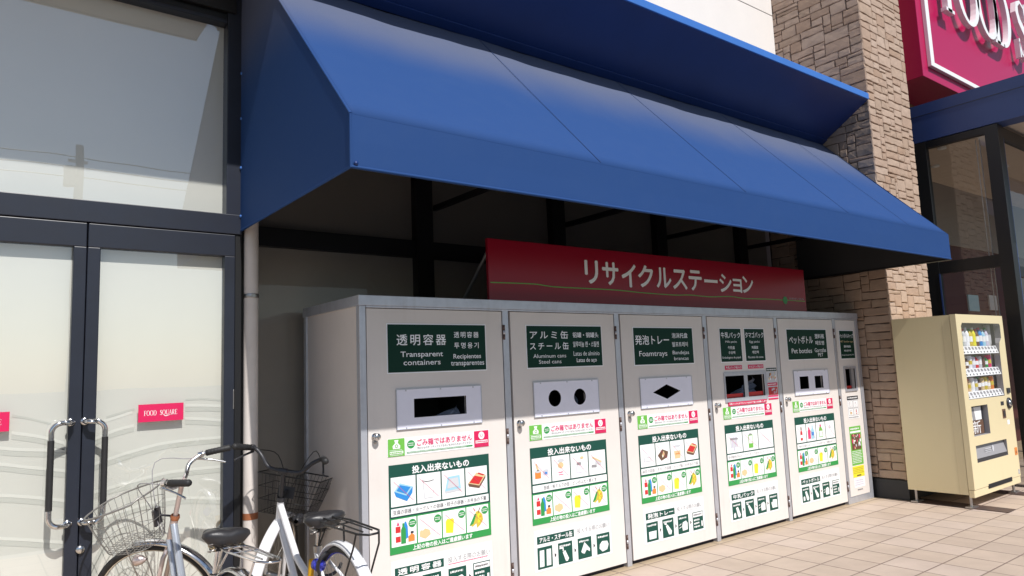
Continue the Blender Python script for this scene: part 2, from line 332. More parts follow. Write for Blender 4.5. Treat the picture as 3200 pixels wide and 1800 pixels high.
# frame left of the awning
b = B()
b.box(-4, -.50, .56, .68, 3.565, 3.83, 'blackframe')
b.box(-4, -.545, .585, .66, 3.50, 3.525, 'frame'); b.box(-4, -.545, .595, .66, 3.525, 3.565, 'blackframe')
b.box(-.545, -.456, .58, .70, 2.335, 3.83, 'frame')
b.build('window_frame', bld, bevel=.004)
b = B(); b.box(-4, -.456, .575, .70, 2.222, 2.338, 'frame'); b.build('transom', bld, bevel=.004)
b = B(); b.box(-.492, -.456, .585, .70, 0, 2.222, 'blackframe'); b.box(-.502, -.496, .575, .585, 1.22, 1.33, 'steel'); b.build('jamb', bld, bevel=.003)
b = B(); b.rect(-4, -.545, 2.335, 3.5, .622, 'pane'); b.build('window_pane', bld)
b = B(); b.rect(-4, -.545, 2.335, 3.55, .665, 'film'); b.build('window_film', bld)
b = B(); b.box(-6, -4, .58, .9, 0, 3.83, 'wall'); b.box(-6, -1.97, .58, .9, 0, 2.335, 'wall'); b.build('side_wall', bld)
# recess behind the recycling lockers
b = B(); b.box(-.456, 5.515, .93, 1.0, 2.235, 2.36, 'blackframe')
for i, x in enumerate((-.45, .905, 2.24, 3.57, 4.9)):
    b.box(x, x+.14 if i else x+.12, .91, 1.0, 0, 4.2, 'blackframe')
b.build('mullion', bld)
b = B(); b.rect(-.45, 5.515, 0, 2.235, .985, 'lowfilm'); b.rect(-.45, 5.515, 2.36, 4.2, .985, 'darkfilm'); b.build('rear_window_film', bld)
b = B(); b.rect(-.45, 5.515, 0, 2.235, .955, 'thinpane'); b.rect(-.45, 5.515, 2.36, 4.2, .955, 'thinpane'); b.build('rear_window_pane', bld)
b = B(); b.box(-.456, -.44, .70, 1.0, 0, 4.2, 'blackframe'); b.build('return_wall', bld)
b = B(); b.box(-6, 16, 3.0, 3.2, 0, 8.5, 'inner'); b.box(-6, 5.5, .9, 3, 4.2, 4.3, 'inner'); b.build('rear_wall', bld)

# ---- stone pillar
def ashlar(b, face, u0, u1, z0, z1):
    cu, cz = .045, .041
    nu, nz = max(1, round((u1-u0)/cu)), round((z1-z0)/cz); cu = (u1-u0)/nu; cz = (z1-z0)/nz
    g = [[0]*nz for _ in range(nu)]
    sizes = [(3,1),(3,2),(4,2),(4,2),(5,2),(5,2),(4,3),(5,3),(3,2),(6,2),(5,1),(6,2),(4,2)]
    for j in range(nz):
        for i in range(nu):
            if g[i][j]: continue
            wmax = 0
            while i+wmax < nu and not g[i+wmax][j] and wmax < 6: wmax += 1
            a, c = random.choice(sizes); a = min(a, wmax)
            if wmax-a == 1: a = wmax
            c = min(c, nz-j)
            for p in range(a):
                for q in range(c): g[i+p][j+q] = 1
            gp = .0026; ua, ub, za, zb = u0+i*cu+gp, u0+(i+a)*cu-gp, z0+j*cz+gp, z0+(j+c)*cz-gp
            d = random.uniform(.0175, .0208); jt = lambda: random.uniform(-.0045, .0045)
            # outline with wobbling edge points, then an inset, slightly domed front
            def edge(p, q, n): return [(p[0]+(q[0]-p[0])*t/n+jt(), p[1]+(q[1]-p[1])*t/n+jt()) for t in range(n)]
            cs = [(ua, za), (ub, za), (ub, zb), (ua, zb)]
            O = edge(cs[0], cs[1], 1+a//2)+edge(cs[1], cs[2], 1+c//2)+edge(cs[2], cs[3], 1+a//2)+edge(cs[3], cs[0], 1+c//2)
            n = len(O); mu, mz = (ua+ub)/2, (za+zb)/2
            ins = []
            for (x, y) in O:
                ins.append((x+(mu-x)*min(.5, .006/max(abs(mu-x), .01)), y+(mz-y)*min(.5, .006/max(abs(mz-y), .01))))
            V = [face(x, y, 0) for x, y in O]+[face(x, y, d*.55) for x, y in O]+[face(x, y, d+random.uniform(-.0015, .0015)) for x, y in ins]+[face(mu, mz, d+random.uniform(.0, .002))]
            F = [(i2, (i2+1) % n, (i2+1) % n+n, i2+n) for i2 in range(n)]+[(i2+n, (i2+1) % n+n, (i2+1) % n+2*n, i2+2*n) for i2 in range(n)]+[(i2+2*n, (i2+1) % n+2*n, 3*n) for i2 in range(n)]
            b.add(V, F, 'stone')
PX0, PX1, PY = 5.515, 6.465, -.315
pil = empty('stone_pillar', (6, 0, 0), 'tall sandstone clad pillar with black base between the lockers and the entrance', 'pillar')
b = B(); b.box(PX0+.02, PX1-.02, PY+.02, .95, .18, 7.6, 'mortar')
ashlar(b, lambda u, z, d: (u, PY+.021-d, z), PX0, PX1, .19, 7.6)
ashlar(b, lambda u, z, d: (PX0+.021-d, u, z), PY+.004, .93, .19, 7.6)
ashlar(b, lambda u, z, d: (PX1-.021+d, u, z), PY+.004, .93, .19, 7.6)
b.build('stonework', pil)
b = B(); b.box(PX0-.012, PX1+.012, PY-.012, .94, 0, .185, 'plinth'); b.build('plinth', pil, bevel=.006)

# ---- awning
AX0, AX1, AY, AZ0, AZ1 = -.462, 5.495, -.915, 2.243, 2.478
SL = 1.051; zs = lambda y: AZ1+SL*(y-AY)
awn = empty('blue_awning', (2.5, .6, AZ0), 'long blue fabric awning with a straight valance over the recycling lockers', 'awning')
b = B(); nx, ny = 150, 18
V = []
for i in range(nx+1):
    x = AX0+(AX1-AX0)*i/nx; sag = .009*abs(math.sin((x-1.04)/1.335*math.pi))
    for j in range(ny+1):
        y = AY+(.65-AY)*j/ny; t = j/ny; wr = .0022*math.sin(x*9+3*t)*math.sin(x*2.3+5*t+1)*t*(1-t)*4+.0015*math.sin(x*23-7*t)*t*t; V.append((x, y+.7*sag*math.sin(math.pi*t)+wr, zs(y)-.7*sag*math.sin(math.pi*t)-wr))
b.add(V, [(i*(ny+1)+j, (i+1)*(ny+1)+j, (i+1)*(ny+1)+j+1, i*(ny+1)+j+1) for i in range(nx) for j in range(ny)], 'fabric', True)
b.build('slope', awn, solid=-.004)
b = B(); V = []
for i in range(nx+1):
    x = AX0+(AX1-AX0)*i/nx; s_ = .006*math.sin(x*1.3)+.003*math.sin(x*4.1)
    V += [(x, AY-.001, AZ1-.002), (x, AY-.001+.3*s_, (AZ0+AZ1)/2), (x, AY-.001+.15*s_, AZ0+.25*s_)]
b.add(V, [(i*3+1, i*3+4, i*3+3, i*3) for i in range(nx)]+[(i*3+2, i*3+5, i*3+4, i*3+1) for i in range(nx)], 'fabric')
b.build('valance', awn, solid=-.004)
for x in (AX0, AX1):
    b = B(); b.poly([(x, .60, AZ0), (x, AY, AZ0), (x, AY, AZ1), (x, .60, zs(.60))], 'fabric'); b.build('side_panel', awn, solid=.004 if x < 0 else -.004)
b = B()
b.tube([(AX0, AY, AZ0+.004), (AX1, AY, AZ0+.004)], .008, 'fabric', 6); b.tube([(AX0, AY, AZ1), (AX0, AY, AZ0)], .007, 'fabric', 6); b.tube([(AX0, AY, AZ1), (AX0, .6, zs(.6))], .007, 'fabric', 6); b.tube([(AX0, AY, AZ0+.004), (AX0, .6, AZ0+.004)], .007, 'fabric', 6)
b.tube([(AX1, AY, AZ0+.004), (AX1, .6, AZ0+.004)], .012, 'blackframe', 6)
b.build('hem', awn)
for x in (1.02, 2.36, 2.36+1.335, 2.36+2*1.335-.3):   # stitched seams of the cloth
    b = B(); P = [Vector((x+.0, AY+.01, zs(AY+.01)+.003)), Vector((x, .35, zs(.35)+.003))]
    b.prism([P[0], P[0]+Vector((.004,0,0)), P[1]+Vector((.004,0,0)), P[1]], (0, -.001, .001), 'seam'); b.build('seam', awn)
b = B(); b.poly([(AX0+.012, AY+.03, zs(AY+.03)-.075), (AX1-.012, AY+.03, zs(AY+.03)-.075), (AX1-.012, .6, zs(.6)-.075), (AX0+.012, .6, zs(.6)-.075)], 'inner_sheet'); b.build('bounce_blocker', awn)  # dark sheet added under the cloth to cut bounce light
b = B(); b.poly([(AX1-.01, .6, AZ0+.01), (AX1-.01, AY+.02, AZ0+.01), (AX1-.01, AY+.02, AZ1-.01), (AX1-.01, .60, zs(.60)-.05)], 'inner_sheet'); b.build('bounce_blocker', awn)  # likewise added, blackens the inner face of the right end
for x in (1.06, 2.39, 3.72, 5.05):
    b = B(); b.box(x, x+.03, -.72, .93, 2.60, 2.64, 'blackframe'); b.box(x, x+.03, .30, .33, 2.64, zs(.3)-.02, 'blackframe'); b.build('rib', awn)
# bolts on the side panel
for z in (2.33, 2.62, 2.92, 3.2):
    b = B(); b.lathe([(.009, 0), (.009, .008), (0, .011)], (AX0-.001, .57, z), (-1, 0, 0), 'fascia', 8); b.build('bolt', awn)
b = B(); b.lathe([(.010, 0), (.010, .006), (0, .008)], (AX0+.02, AY-.004, AZ0+.02), (0, -1, 0), 'panel', 8)
b.build('bolt', awn)

# ---- fascia canopy above the awning
fas = empty('blue_fascia', (2.5, .2, 3.66), 'dark blue inclined metal fascia with a bright top edge above the awning', 'fascia')
prof = [(.205, 3.672), (-.318, 3.99), (-.318, 4.043), (.667, 4.06), (.667, 3.672)]
b = B(); b.prism([(-.47, y, z) for y, z in prof], (5.978, 0, 0), 'panel'); b.build('panel', fas)
b = B(); b.prism([(-.475, y, z) for y, z in ((.208, 3.655), (.150, 3.691), (.156, 3.702), (.214, 3.666))], (5.982, 0, 0), 'panel')
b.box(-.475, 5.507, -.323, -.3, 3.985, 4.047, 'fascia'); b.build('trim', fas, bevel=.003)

# ---- downpipe
dp = empty('downpipe', (-.397, .60, 0), 'cream plastic downpipe with steel bracket rising to the awning left end', 'drainpipe')
b = B(); b.lathe([(.041, 0), (.041, 2.4)], (-.397, .60, 0), (0,0,1), 'pipe', 28); b.build('pipe', dp)
b = B(); b.lathe([(.0425, -.012), (.0435, -.01), (.0435, .01), (.0425, .012)], (-.397, .60, 1.866), (0,0,1), 'steel', 28); b.box(-.407, -.387, .552, .56, 1.858, 1.874, 'steel'); b.build('bracket', dp)
b = B(); b.lathe([(.0425, -.018), (.043, 0), (.0425, .018)], (-.397, .60, .62), (0,0,1), 'copper', 28); b.build('strap', dp)

# ---- glass doors
def serif_word(b, word, x0, z0, h, y, k, wsc=1.0, dep=0):
    x = x0
    for ch in word:
        x += letter(b, ch, x, z0, h, y, k, wsc, dep)+h*.04
    return x
def stroke(b, pts, ws, y, k, dep):       # ribbon along pts (x,z) with widths ws
    n = len(pts); Lp = []; Rp = []
    for i in range(n):
        p = Vector(pts[i]); t = (Vector(pts[min(i+1, n-1)])-Vector(pts[max(i-1, 0)])).normalized(); q = Vector((-t.y, t.x))*ws[i]/2
        Lp.append(p+q); Rp.append(p-q)
    for i in range(n-1):
        quad = [(Lp[i].x, y, Lp[i].y), (Rp[i].x, y, Rp[i].y), (Rp[i+1].x, y, Rp[i+1].y), (Lp[i+1].x, y, Lp[i+1].y)]
        if dep:
            V = quad+[(a, y+dep, c) for a, _, c in quad]
            fs = [(0,1,2,3), (0,3,7,4), (1,5,6,2)]
            if i == 0: fs.append((0,4,5,1))
            if i == n-2: fs.append((2,6,7,3))
            b.add(V, fs, k)
        else: b.poly(quad, k)
def letter(b, ch, x, z, h, y, k, wsc, dep):
    T, t = .125*h, .045*h       # thick and thin strokes
    S_ = lambda pts, ws: stroke(b, [(x+p*h*wsc, z+q*h) for p, q in pts], ws, y, k, dep)
    def ell(cx, cz, rx, rz, a0, a1, n=28, th=T, tn=t):
        P = []; W = []
        for i in range(n+1):
            a = math.radians(a0+(a1-a0)*i/n); P.append((cx+rx*math.cos(a), cz+rz*math.sin(a))); W.append(tn+(th-tn)*abs(math.cos(a))**1.5)
        S_(P, W)
    V_ = lambda px, w, a=0., c=1.: S_([(px, a), (px, c)], [w, w])
    H_ = lambda p0, p1, q, w: S_([(p0, q), (p1, q)], [w, w])
    if ch == 'F':
        V_(.17, T); H_(.02, .34, .025, t); H_(.02, .60, .975, t); H_(.25, .46, .52, t); V_(.58, t, .74, 1); V_(.45, t, .40, .64); return .62*h*wsc
    if ch in 'OQ':
        ell(.42, .5, .35, .48, 0, 360)
        if ch == 'Q': S_([(.38, .06), (.60, -.14), (.9, -.20), (1.3, -.16), (2.2, .02)], [t, T, T*1.1, T*.9, t*.4])
        return .82*h*wsc
    if ch == 'D':
        V_(.16, T); H_(.02, .4, .975, t); H_(.02, .4, .025, t); ell(.36, .5, .36, .475, -90, 90); return .78*h*wsc
    if ch == 'S':
        P = [(.47, .74), (.44, .90), (.29, .97), (.14, .90), (.10, .76), (.17, .63), (.32, .52), (.45, .41), (.49, .26), (.43, .10), (.28, .03), (.12, .09), (.06, .27)]
        S_(P, [t, t, t*1.1, T*.7, T, T*1.05, T*1.1, T*1.05, T, T*.7, t*1.1, t, t]); V_(.50, t, .68, .98); V_(.055, t, .02, .32); return .56*h*wsc
    if ch == 'U':
        V_(.16, T, .28, 1); V_(.66, t, .28, 1); H_(.02, .32, .975, t); H_(.54, .80, .975, t); ell(.41, .30, .25, .27, 180, 360); return .80*h*wsc
    if ch == 'A':
        S_([(.08, 0), (.36, 1)], [t, t]); S_([(.36, 1), (.66, 0)], [T, T]); H_(.18, .52, .34, t); H_(0, .2, .025, t); H_(.5, .8, .025, t); return .74*h*wsc
    if ch == 'R':
        V_(.16, T); H_(.02, .32, .025, t); H_(.02, .34, .975, t); H_(.16, .34, .49, t); ell(.33, .73, .19, .245, -90, 90); S_([(.30, .48), (.62, .02)], [T, T]); H_(.55, .74, .025, t); return .70*h*wsc
    if ch == 'E':
        V_(.16, T); H_(.02, .60, .975, t); H_(.02, .62, .025, t); H_(.2, .44, .52, t); V_(.58, t, .78, 1); V_(.60, t, 0, .24); V_(.43, t, .42, .62); return .64*h*wsc
    return .3*h*wsc
def door(x0, x1, hinge, joint, gx0, gx1, label):
    d = empty('glass_door', ((x0+x1)/2, .6, 0), label, 'door')
    b = B(); b.box(min(joint, hinge), max(joint, hinge), .58, .64, 2.092, 2.217, 'frame'); b.box(min(joint, hinge), max(joint, hinge), .58, .64, .0, .16, 'frame')
    b.box(x0, gx0, .58, .64, .16, 2.092, 'frame'); b.box(gx1, x1, .58, .64, .16, 2.092, 'frame'); b.build('door_frame', d, bevel=.004)
    b = B(); b.rect(gx0, gx1, .16, 2.092, .602, 'pane'); b.build('pane', d)
    b = B(); b.rect(gx0-.01, gx1+.01, .15, 2.1, .634, 'film'); b.build('window_film', d)
    return d
def ribbon(b, pts, w0, w1, y, k):
    # smooth curve through pts, tapering ribbon
    P = []; n = len(pts)
    for i in range(n-1):
        p0, p1, p2, p3 = pts[max(i-1, 0)], pts[i], pts[i+1], pts[min(i+2, n-1)]
        for s_ in range(8):
            t = s_/8; P.append(tuple(.5*((2*p1[a])+(-p0[a]+p2[a])*t+(2*p0[a]-5*p1[a]+4*p2[a]-p3[a])*t*t+(-p0[a]+3*p1[a]-3*p2[a]+p3[a])*t**3) for a in (0, 1)))
    P.append(pts[-1]); m = len(P)
    for i in range(m-1):
        wa, wb = w0+(w1-w0)*i/(m-1), w0+(w1-w0)*(i+1)/(m-1)
        b.poly([(P[i][0], y, P[i][1]-wa), (P[i+1][0], y, P[i+1][1]-wb), (P[i+1][0], y, P[i+1][1]+wb), (P[i][0], y, P[i][1]+wa)], k)
def handle(d, px, gx):
    side = 1 if gx > px else -1; b = B()
    for z0, sg in ((1.205, 1), (.715, -1)):
        P = [(px, .585, z0), (px, .545, z0)]
        P += [(px+side*.012, .525, z0), (px+side*.05, .515, z0)]
        for a in range(0, 91, 15):
            q = math.radians(a); P.append((gx-side*.045+side*.045*math.sin(q), .515, z0-sg*.045*(1-math.cos(q))))
        P.append((gx, .515, z0-sg*.09)); b.tube(P, .0125, 'chrome', 12)
        b.lathe([(.02, 0), (.02, .006), (.012, .008)], (px, .58, z0), (0, -1, 0), 'chrome', 14)
    h = b.build('handle', d)
    b = B(); b.tube([(gx, .515, 1.125), (gx, .515, .795)], .0145, 'rubber', 14); b.build('grip', h)
dR = door(-1.232, -.494, -.494, -1.231, -1.173, -.552, 'right leaf of the frosted glass double door, whole red sticker beside the downpipe')
dL = door(-1.968, -1.236, -1.968, -1.237, -1.90, -1.294, 'left leaf of the frosted glass double door, cut off by the photo edge')
handle(dR, -1.222, -1.140); handle(dL, -1.283, -1.368)
b = B(); b.lathe([(.021, 0), (.021, .01), (.016, .016), (0, .017)], (-1.226, .58, .585), (0, -1, 0), 'chrome', 18); b.build('lock', dR)
def red_sticker(d, x0, x1):
    b = B(); b.box(x0, x1, .597, .6005, 1.18, 1.272, 'crimson')
    wd = (x1-x0)*.74; n0 = len(b.v); x = serif_word(b, 'FOODSQUARE', 0, 1.212, .027, .5962, 'white')
    # squeeze the word and open a gap after FOOD
    for i in range(n0, len(b.v)):
        v = b.v[i]; f = v.x/x; f = f*.90+(.10 if f > .413 else 0); b.v[i] = Vector((x0+(x1-x0)*.12+f*wd, v.y, v.z))
    b.build('sticker', d)
red_sticker(dR, -.978, -.757); red_sticker(dL, -1.75, -1.532)
b = B(); y = .6328
C1 = [[(-1.17,1.11),(-1.08,1.145),(-.99,1.165)], [(-.74,1.185),(-.65,1.175),(-.55,1.16)], [(-1.17,.985),(-1.0,1.03),(-.82,1.062),(-.55,1.066)], [(-1.17,.845),(-1.0,.875),(-.8,.905),(-.55,.905)],
      [(-1.17,.70),(-.95,.75),(-.75,.76),(-.55,.73)], [(-.74,1.255),(-.65,1.25),(-.55,1.24)], [(-1.17,1.19),(-1.10,1.205),(-1.0,1.235)]]
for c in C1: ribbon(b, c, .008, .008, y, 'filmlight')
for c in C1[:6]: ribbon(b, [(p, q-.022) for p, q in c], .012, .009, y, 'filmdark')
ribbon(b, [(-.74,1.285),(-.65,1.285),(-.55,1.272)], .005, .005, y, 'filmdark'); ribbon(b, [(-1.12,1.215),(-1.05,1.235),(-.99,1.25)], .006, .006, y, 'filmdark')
b.build('wave_pattern', dR)
b = B()
C2 = [[(-1.90,1.15),(-1.7,1.13),(-1.5,1.09),(-1.29,1.065)], [(-1.90,1.04),(-1.6,1.03),(-1.45,1.0),(-1.29,.965)], [(-1.9,.9),(-1.6,.885),(-1.45,.86),(-1.29,.82)], [(-1.52,1.17),(-1.4,1.14),(-1.3,1.10)], [(-1.9,.70),(-1.6,.69),(-1.29,.62)]]
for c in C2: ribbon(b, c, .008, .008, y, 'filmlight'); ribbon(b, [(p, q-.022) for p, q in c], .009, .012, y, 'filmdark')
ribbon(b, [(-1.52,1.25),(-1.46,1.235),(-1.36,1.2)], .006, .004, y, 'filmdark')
b.build('wave_pattern', dL)

# ================================================================== RECYCLING STATION
ST = empty('recycling_station', (2.73, .4, 0), 'row of six cream recycling lockers in an aluminium frame under the awning', 'recycling lockers')
H = 1.823
b = B(); b.box(-.004, 5.474, -.006, .815, 1.765, H, 'alu'); b.box(.04, 5.43, -.0045, .0, 1.753, 1.7645, 'alu'); b.build('roof_cap', ST, bevel=.004)
b = B(); b.box(.012, .018, .04, .77, .03, 1.765, 'side'); b.build('side_panel', ST)
b = B(); b.box(5.452, 5.458, .04, .77, .03, 1.765, 'side'); b.build('side_panel', ST)
b = B(); b.box(.02, 5.45, .79, .80, .03, 1.765, 'side'); b.build('back_panel', ST)
b = B(); b.box(.0, .025, .77, .81, 0, 1.765, 'alu'); b.build('post', ST, bevel=.002)
for k in range(7):
    x0, x1 = (k-.020, k+.026) if 0 < k < 6 else ((0, .038) if k == 0 else (5.412, 5.466))
    b = B(); b.box(x0, x1, -.004, .04, 0, 1.7645, 'alu')
    if k == 0: b.box(.002, .01, .001, .04, 0, 1.764, 'alu')
    b.build('post', ST, bevel=.003)
b = B(); b.box(.03, 5.04, .035, .06, 0, .06, 'gap'); b.build('base_rail', ST)
b = B(); b.box(5.026, 5.412, .0, .04, 0, .057, 'alu'); b.build('kick_plate', ST, bevel=.002)
b = B(); b.box(.03, 5.43, .05, .055, .06, 1.76, 'gap'); 
# sheet behind the doors has openings cut by the doors' own cavities: keep it behind them
b = B(); b.box(.02, 5.45, .42, .425, .03, 1.76, 'dark'); b.build('inner_panel', ST)

DNAME = ['透明容器', 'アルミ・スチール缶', '発泡トレー', '牛乳パック', 'ペットボトル']
STRIP = ['豆腐の容器・ヨーグルトの容器・餃子の容器・お弁当の下蓋', '缶詰・粉ミルクの缶・ビンのふた・鉄くず', '納豆の容器・きのこの容器・カップ麺・お弁当の下蓋', '中が銀色のもの・プラスチック付きパック・ストロー', 'つめかえ用ボトル・シャンプーのボトル・洗剤のボトル']
SIGN = {
0: [('透明容器',.226,1.541,.556,1.606,1),('Transparent',.250,1.466,.532,1.506,0),('containers',.268,1.428,.514,1.457,0),('透明容器',.612,1.584,.792,1.621,1),('투명용기',.612,1.520,.790,1.556,1),('Recipientes',.605,1.451,.805,1.487,0),('transparentes',.586,1.409,.827,1.443,0)],
1: [('アルミ缶',.196,1.576,.529,1.629,1),('スチール缶',.193,1.504,.530,1.554,1),('Aluminum cans',.219,1.451,.503,1.476,0),('Steel cans',.264,1.413,.459,1.438,0),('铝罐・钢罐头',.571,1.583,.814,1.620,0),('알루미늄 캔・스틸캔',.571,1.519,.814,1.557,0),('Latas de alminio',.572,1.460,.816,1.490,0),('Latas de aço',.598,1.410,.786,1.444,0)],
2: [('発泡トレー',.184,1.529,.561,1.600,0),('Foamtrays',.221,1.432,.530,1.483,0),('泡沫托盘',.595,1.578,.781,1.618,0),('발포트레이',.595,1.511,.779,1.549,0),('Bandejas',.594,1.445,.788,1.481,0),('brancas',.607,1.409,.778,1.434,0)],
3: [('牛乳パック',.206,1.576,.471,1.625,0),('Milk packs',.261,1.533,.417,1.555,0),('牛奶盒',.290,1.484,.383,1.511,0),('우유팩',.293,1.443,.383,1.468,0),('Embalagens de papel',.209,1.403,.457,1.425,0),
    ('タマゴパック',.540,1.577,.807,1.628,0),('Egg packs',.596,1.531,.744,1.555,0),('鸡蛋盒',.621,1.483,.716,1.510,0),('계란팩',.622,1.442,.718,1.468,0),('Pacotes de ovos',.562,1.405,.781,1.424,0)],
4: [('ペットボトル',.202,1.521,.594,1.594,0),('Pet bottles',.229,1.436,.568,1.479,0),('塑料瓶',.638,1.569,.801,1.613,0),('페트병',.637,1.508,.792,1.549,0),('Garrafas',.617,1.442,.817,1.479,0),('PET',.670,1.401,.760,1.433,0)],
5: [('ペットボトルキャップ',.092,1.571,.353,1.617,0),('PET bottle caps',.097,1.525,.340,1.547,0),('塑料瓶盖',.154,1.479,.285,1.501,0),('페트병뚜껑',.151,1.438,.288,1.458,0),('Tampas de garrafas PET',.100,1.398,.342,1.413,0)]}
circ = lambda x, z, r, n=28: [(x+r*math.cos(-i*2*math.pi/n), z+r*math.sin(-i*2*math.pi/n)) for i in range(n)]
rc = lambda x0, x1, z0, z1: [(x0,z0),(x1,z0),(x1,z1),(x0,z1)]
Y1, Y2, Y3, Y4 = -.0018, -.0030, -.0040, -.0050       # layers of print on a door
def bars(b, x0, x1, z0, z1, n, k, y, seed=0):          # lettering too small to read in the photograph
    R = random.Random(seed)
    for i in range(n):
        z = z1-(z1-z0)*(i+.5)/n; h = (z1-z0)/n*.30; x = x0
        end = x1-(x1-x0)*R.uniform(0, .12)
        while x < end:
            wd = h*R.uniform(1.0, 2.0); b.rect(x, min(x+wd, end), z-h*R.uniform(.5, 1), z+h*R.uniform(.6, 1), y, k); x += wd+h*.6
def icon(b, kind, x0, x1, z0, z1, y):
    X = lambda p: x0+(x1-x0)*p; Z = lambda q: z0+(z1-z0)*q
    def P(pts, k, l=0): b.flat([(X(p), Z(q)) for p, q in pts], y-.0006*l, k)
    def E(cx, cz, rx, rz, k, l=0, n=16): P([(cx+rx*math.cos(a*2*math.pi/n), cz+rz*math.sin(a*2*math.pi/n)) for a in range(n)], k, l)
    def Ln(p, q, wd, k, l=0):
        (a, c), (e, f) = p, q; L = math.hypot(e-a, f-c); nx_, nz_ = -(f-c)/L*wd/2, (e-a)/L*wd/2
        P([(a+nx_, c+nz_), (a-nx_, c-nz_), (e-nx_, f-nz_), (e+nx_, f+nz_)], k, l)
    sl = True
    if kind == 'tofu':
        P([(.10,.52),(.62,.32),(.90,.62),(.35,.80)], 'sky'); P([(.10,.52),(.62,.32),(.64,.12),(.18,.33)], 'blue', 1); P([(.62,.32),(.90,.62),(.88,.40),(.64,.12)], 'blue', 1); P([(.20,.54),(.60,.39),(.80,.61),(.36,.73)], 'blue', 2)
    elif kind == 'cup':
        P([(.28,.10),(.68,.10),(.74,.78),(.22,.78)], 'lgrey'); P([(.31,.13),(.65,.13),(.71,.76),(.25,.76)], 'white', 1); E(.48, .80, .28, .09, 'lgrey', 1); E(.48, .81, .24, .07, 'white', 2)
    elif kind == 'tray':
        P([(.10,.25),(.85,.30),(.80,.80),(.25,.78)], 'sky'); P([(.20,.34),(.76,.38),(.72,.72),(.31,.71)], 'lgrey', 1); P([(.10,.25),(.85,.30),(.85,.22),(.12,.17)], 'lgrey', 1)
    elif kind == 'bento':
        P([(.08,.42),(.62,.28),(.95,.66),(.50,.80)], 'tan'); P([(.14,.44),(.60,.33),(.82,.58),(.40,.69)], 'red', 1); P([(.08,.42),(.62,.28),(.62,.18),(.12,.30)], 'brown', 1); P([(.62,.28),(.95,.66),(.93,.54),(.62,.18)], 'brown', 1); P([(.55,.75),(.82,.65),(.90,.68),(.60,.79)], 'red', 2)
    elif kind == 'tins':
        P([(.12,.18),(.45,.18),(.45,.48),(.12,.48)], 'orange'); E(.285,.48,.165,.06,'lgrey',1); Ln((.3,.5),(.2,.8),.09,'tan',1); P([(.58,.28),(.88,.28),(.88,.48),(.58,.48)], 'lilac'); E(.73,.48,.15,.05,'lgrey',1); E(.73,.37,.08,.05,'blue',2)
    elif kind == 'milkpowder':
        P([(.3,.12),(.68,.12),(.68,.42),(.3,.42)], 'offwhite'); E(.49,.60,.17,.13,'tan',0); E(.5,.80,.2,.07,'lgrey',1); bars(b, X(.34), X(.64), Z(.16), Z(.36), 2, 'pink', y-.0012, 5)
    elif kind == 'jar':
        P([(.30,.15),(.64,.15),(.64,.46),(.30,.46)], 'lilac'); P([(.33,.18),(.61,.18),(.61,.43),(.33,.43)], 'offwhite', 1); P([(.32,.50),(.60,.50),(.58,.62),(.34,.62)], 'grey', 1); E(.66,.80,.1,.06,'tan',1)
    elif kind == 'scrap':
        P([(.12,.30),(.45,.28),(.45,.40),(.15,.42)], 'grey'); P([(.35,.45),(.75,.35),(.80,.55),(.42,.62)], 'lgrey', 1); Ln((.2,.75),(.75,.50),.07,'tan',2)
    elif kind == 'natto':
        P([(.15,.20),(.75,.20),(.65,.42),(.25,.42)], 'lgrey'); P([(.22,.24),(.68,.24),(.60,.38),(.30,.38)], 'offwhite', 1); P([(.25,.42),(.65,.42),(.72,.80),(.2,.80)], 'offwhite', 1)
    elif kind == 'mushroom':
        P([(.10,.42),(.45,.70),(.90,.55),(.80,.28),(.35,.15)], 'brown'); P([(.4,.40),(.55,.62),(.62,.45),(.5,.3)], 'tan', 1); P([(.4,.28),(.5,.36),(.44,.42)], 'white', 2)
    elif kind == 'noodle':
        P([(.28,.15),(.68,.15),(.76,.75),(.20,.75)], 'tan'); P([(.24,.52),(.72,.52),(.76,.75),(.20,.75)], 'offwhite', 1); E(.48,.75,.28,.06,'lgrey',2); bars(b, X(.34), X(.64), Z(.3), Z(.45), 1, 'orange', y-.0012, 3)
    elif kind == 'foil':
        for i in range(5): P([(.22+.1*i,.25),(.29+.1*i,.25),(.29+.1*i,.80),(.22+.1*i,.80)], 'lilac' if i % 2 else 'lgrey', i % 2)
        P([(.22,.68),(.72,.66),(.72,.74),(.22,.76)], 'grey', 2); P([(.42,.08),(.5,.08),(.5,.25),(.42,.25)], 'lilac')
    elif kind == 'pack':
        P([(.36,.10),(.66,.10),(.66,.80),(.36,.80)], 'lgreen'); P([(.39,.34),(.63,.34),(.63,.76),(.39,.76)], 'white', 1); P([(.38,.8),(.64,.8),(.58,.88),(.44,.88)], 'grey')
    elif kind == 'straw': Ln((.3,.7),(.75,.35),.02,'lgrey')
    elif kind == 'sauce':
        P([(.40,.10),(.62,.10),(.62,.55),(.54,.70),(.54,.86),(.48,.86),(.48,.70),(.40,.55)], 'red'); P([(.40,.25),(.62,.25),(.62,.42),(.40,.42)], 'white', 1); P([(.46,.7),(.56,.7),(.56,.88),(.46,.88)], 'brown', 1)
    elif kind == 'shampoo':
        P([(.12,.12),(.42,.12),(.42,.6),(.32,.7),(.32,.8),(.2,.8),(.2,.7),(.12,.6)], 'pink'); P([(.48,.10),(.82,.10),(.82,.6),(.7,.75),(.7,.9),(.6,.9),(.6,.75),(.48,.6)], 'sky', 1); P([(.52,.3),(.78,.3),(.78,.5),(.52,.5)], 'blue', 2)
    elif kind == 'detergent':
        P([(.28,.12),(.68,.12),(.70,.55),(.55,.75),(.40,.75),(.28,.55)], 'lgreen'); P([(.32,.16),(.64,.16),(.66,.5),(.32,.5)], 'offwhite', 1); P([(.4,.75),(.55,.75),(.55,.88),(.4,.88)], 'pink', 1)
    elif kind == 'oil':
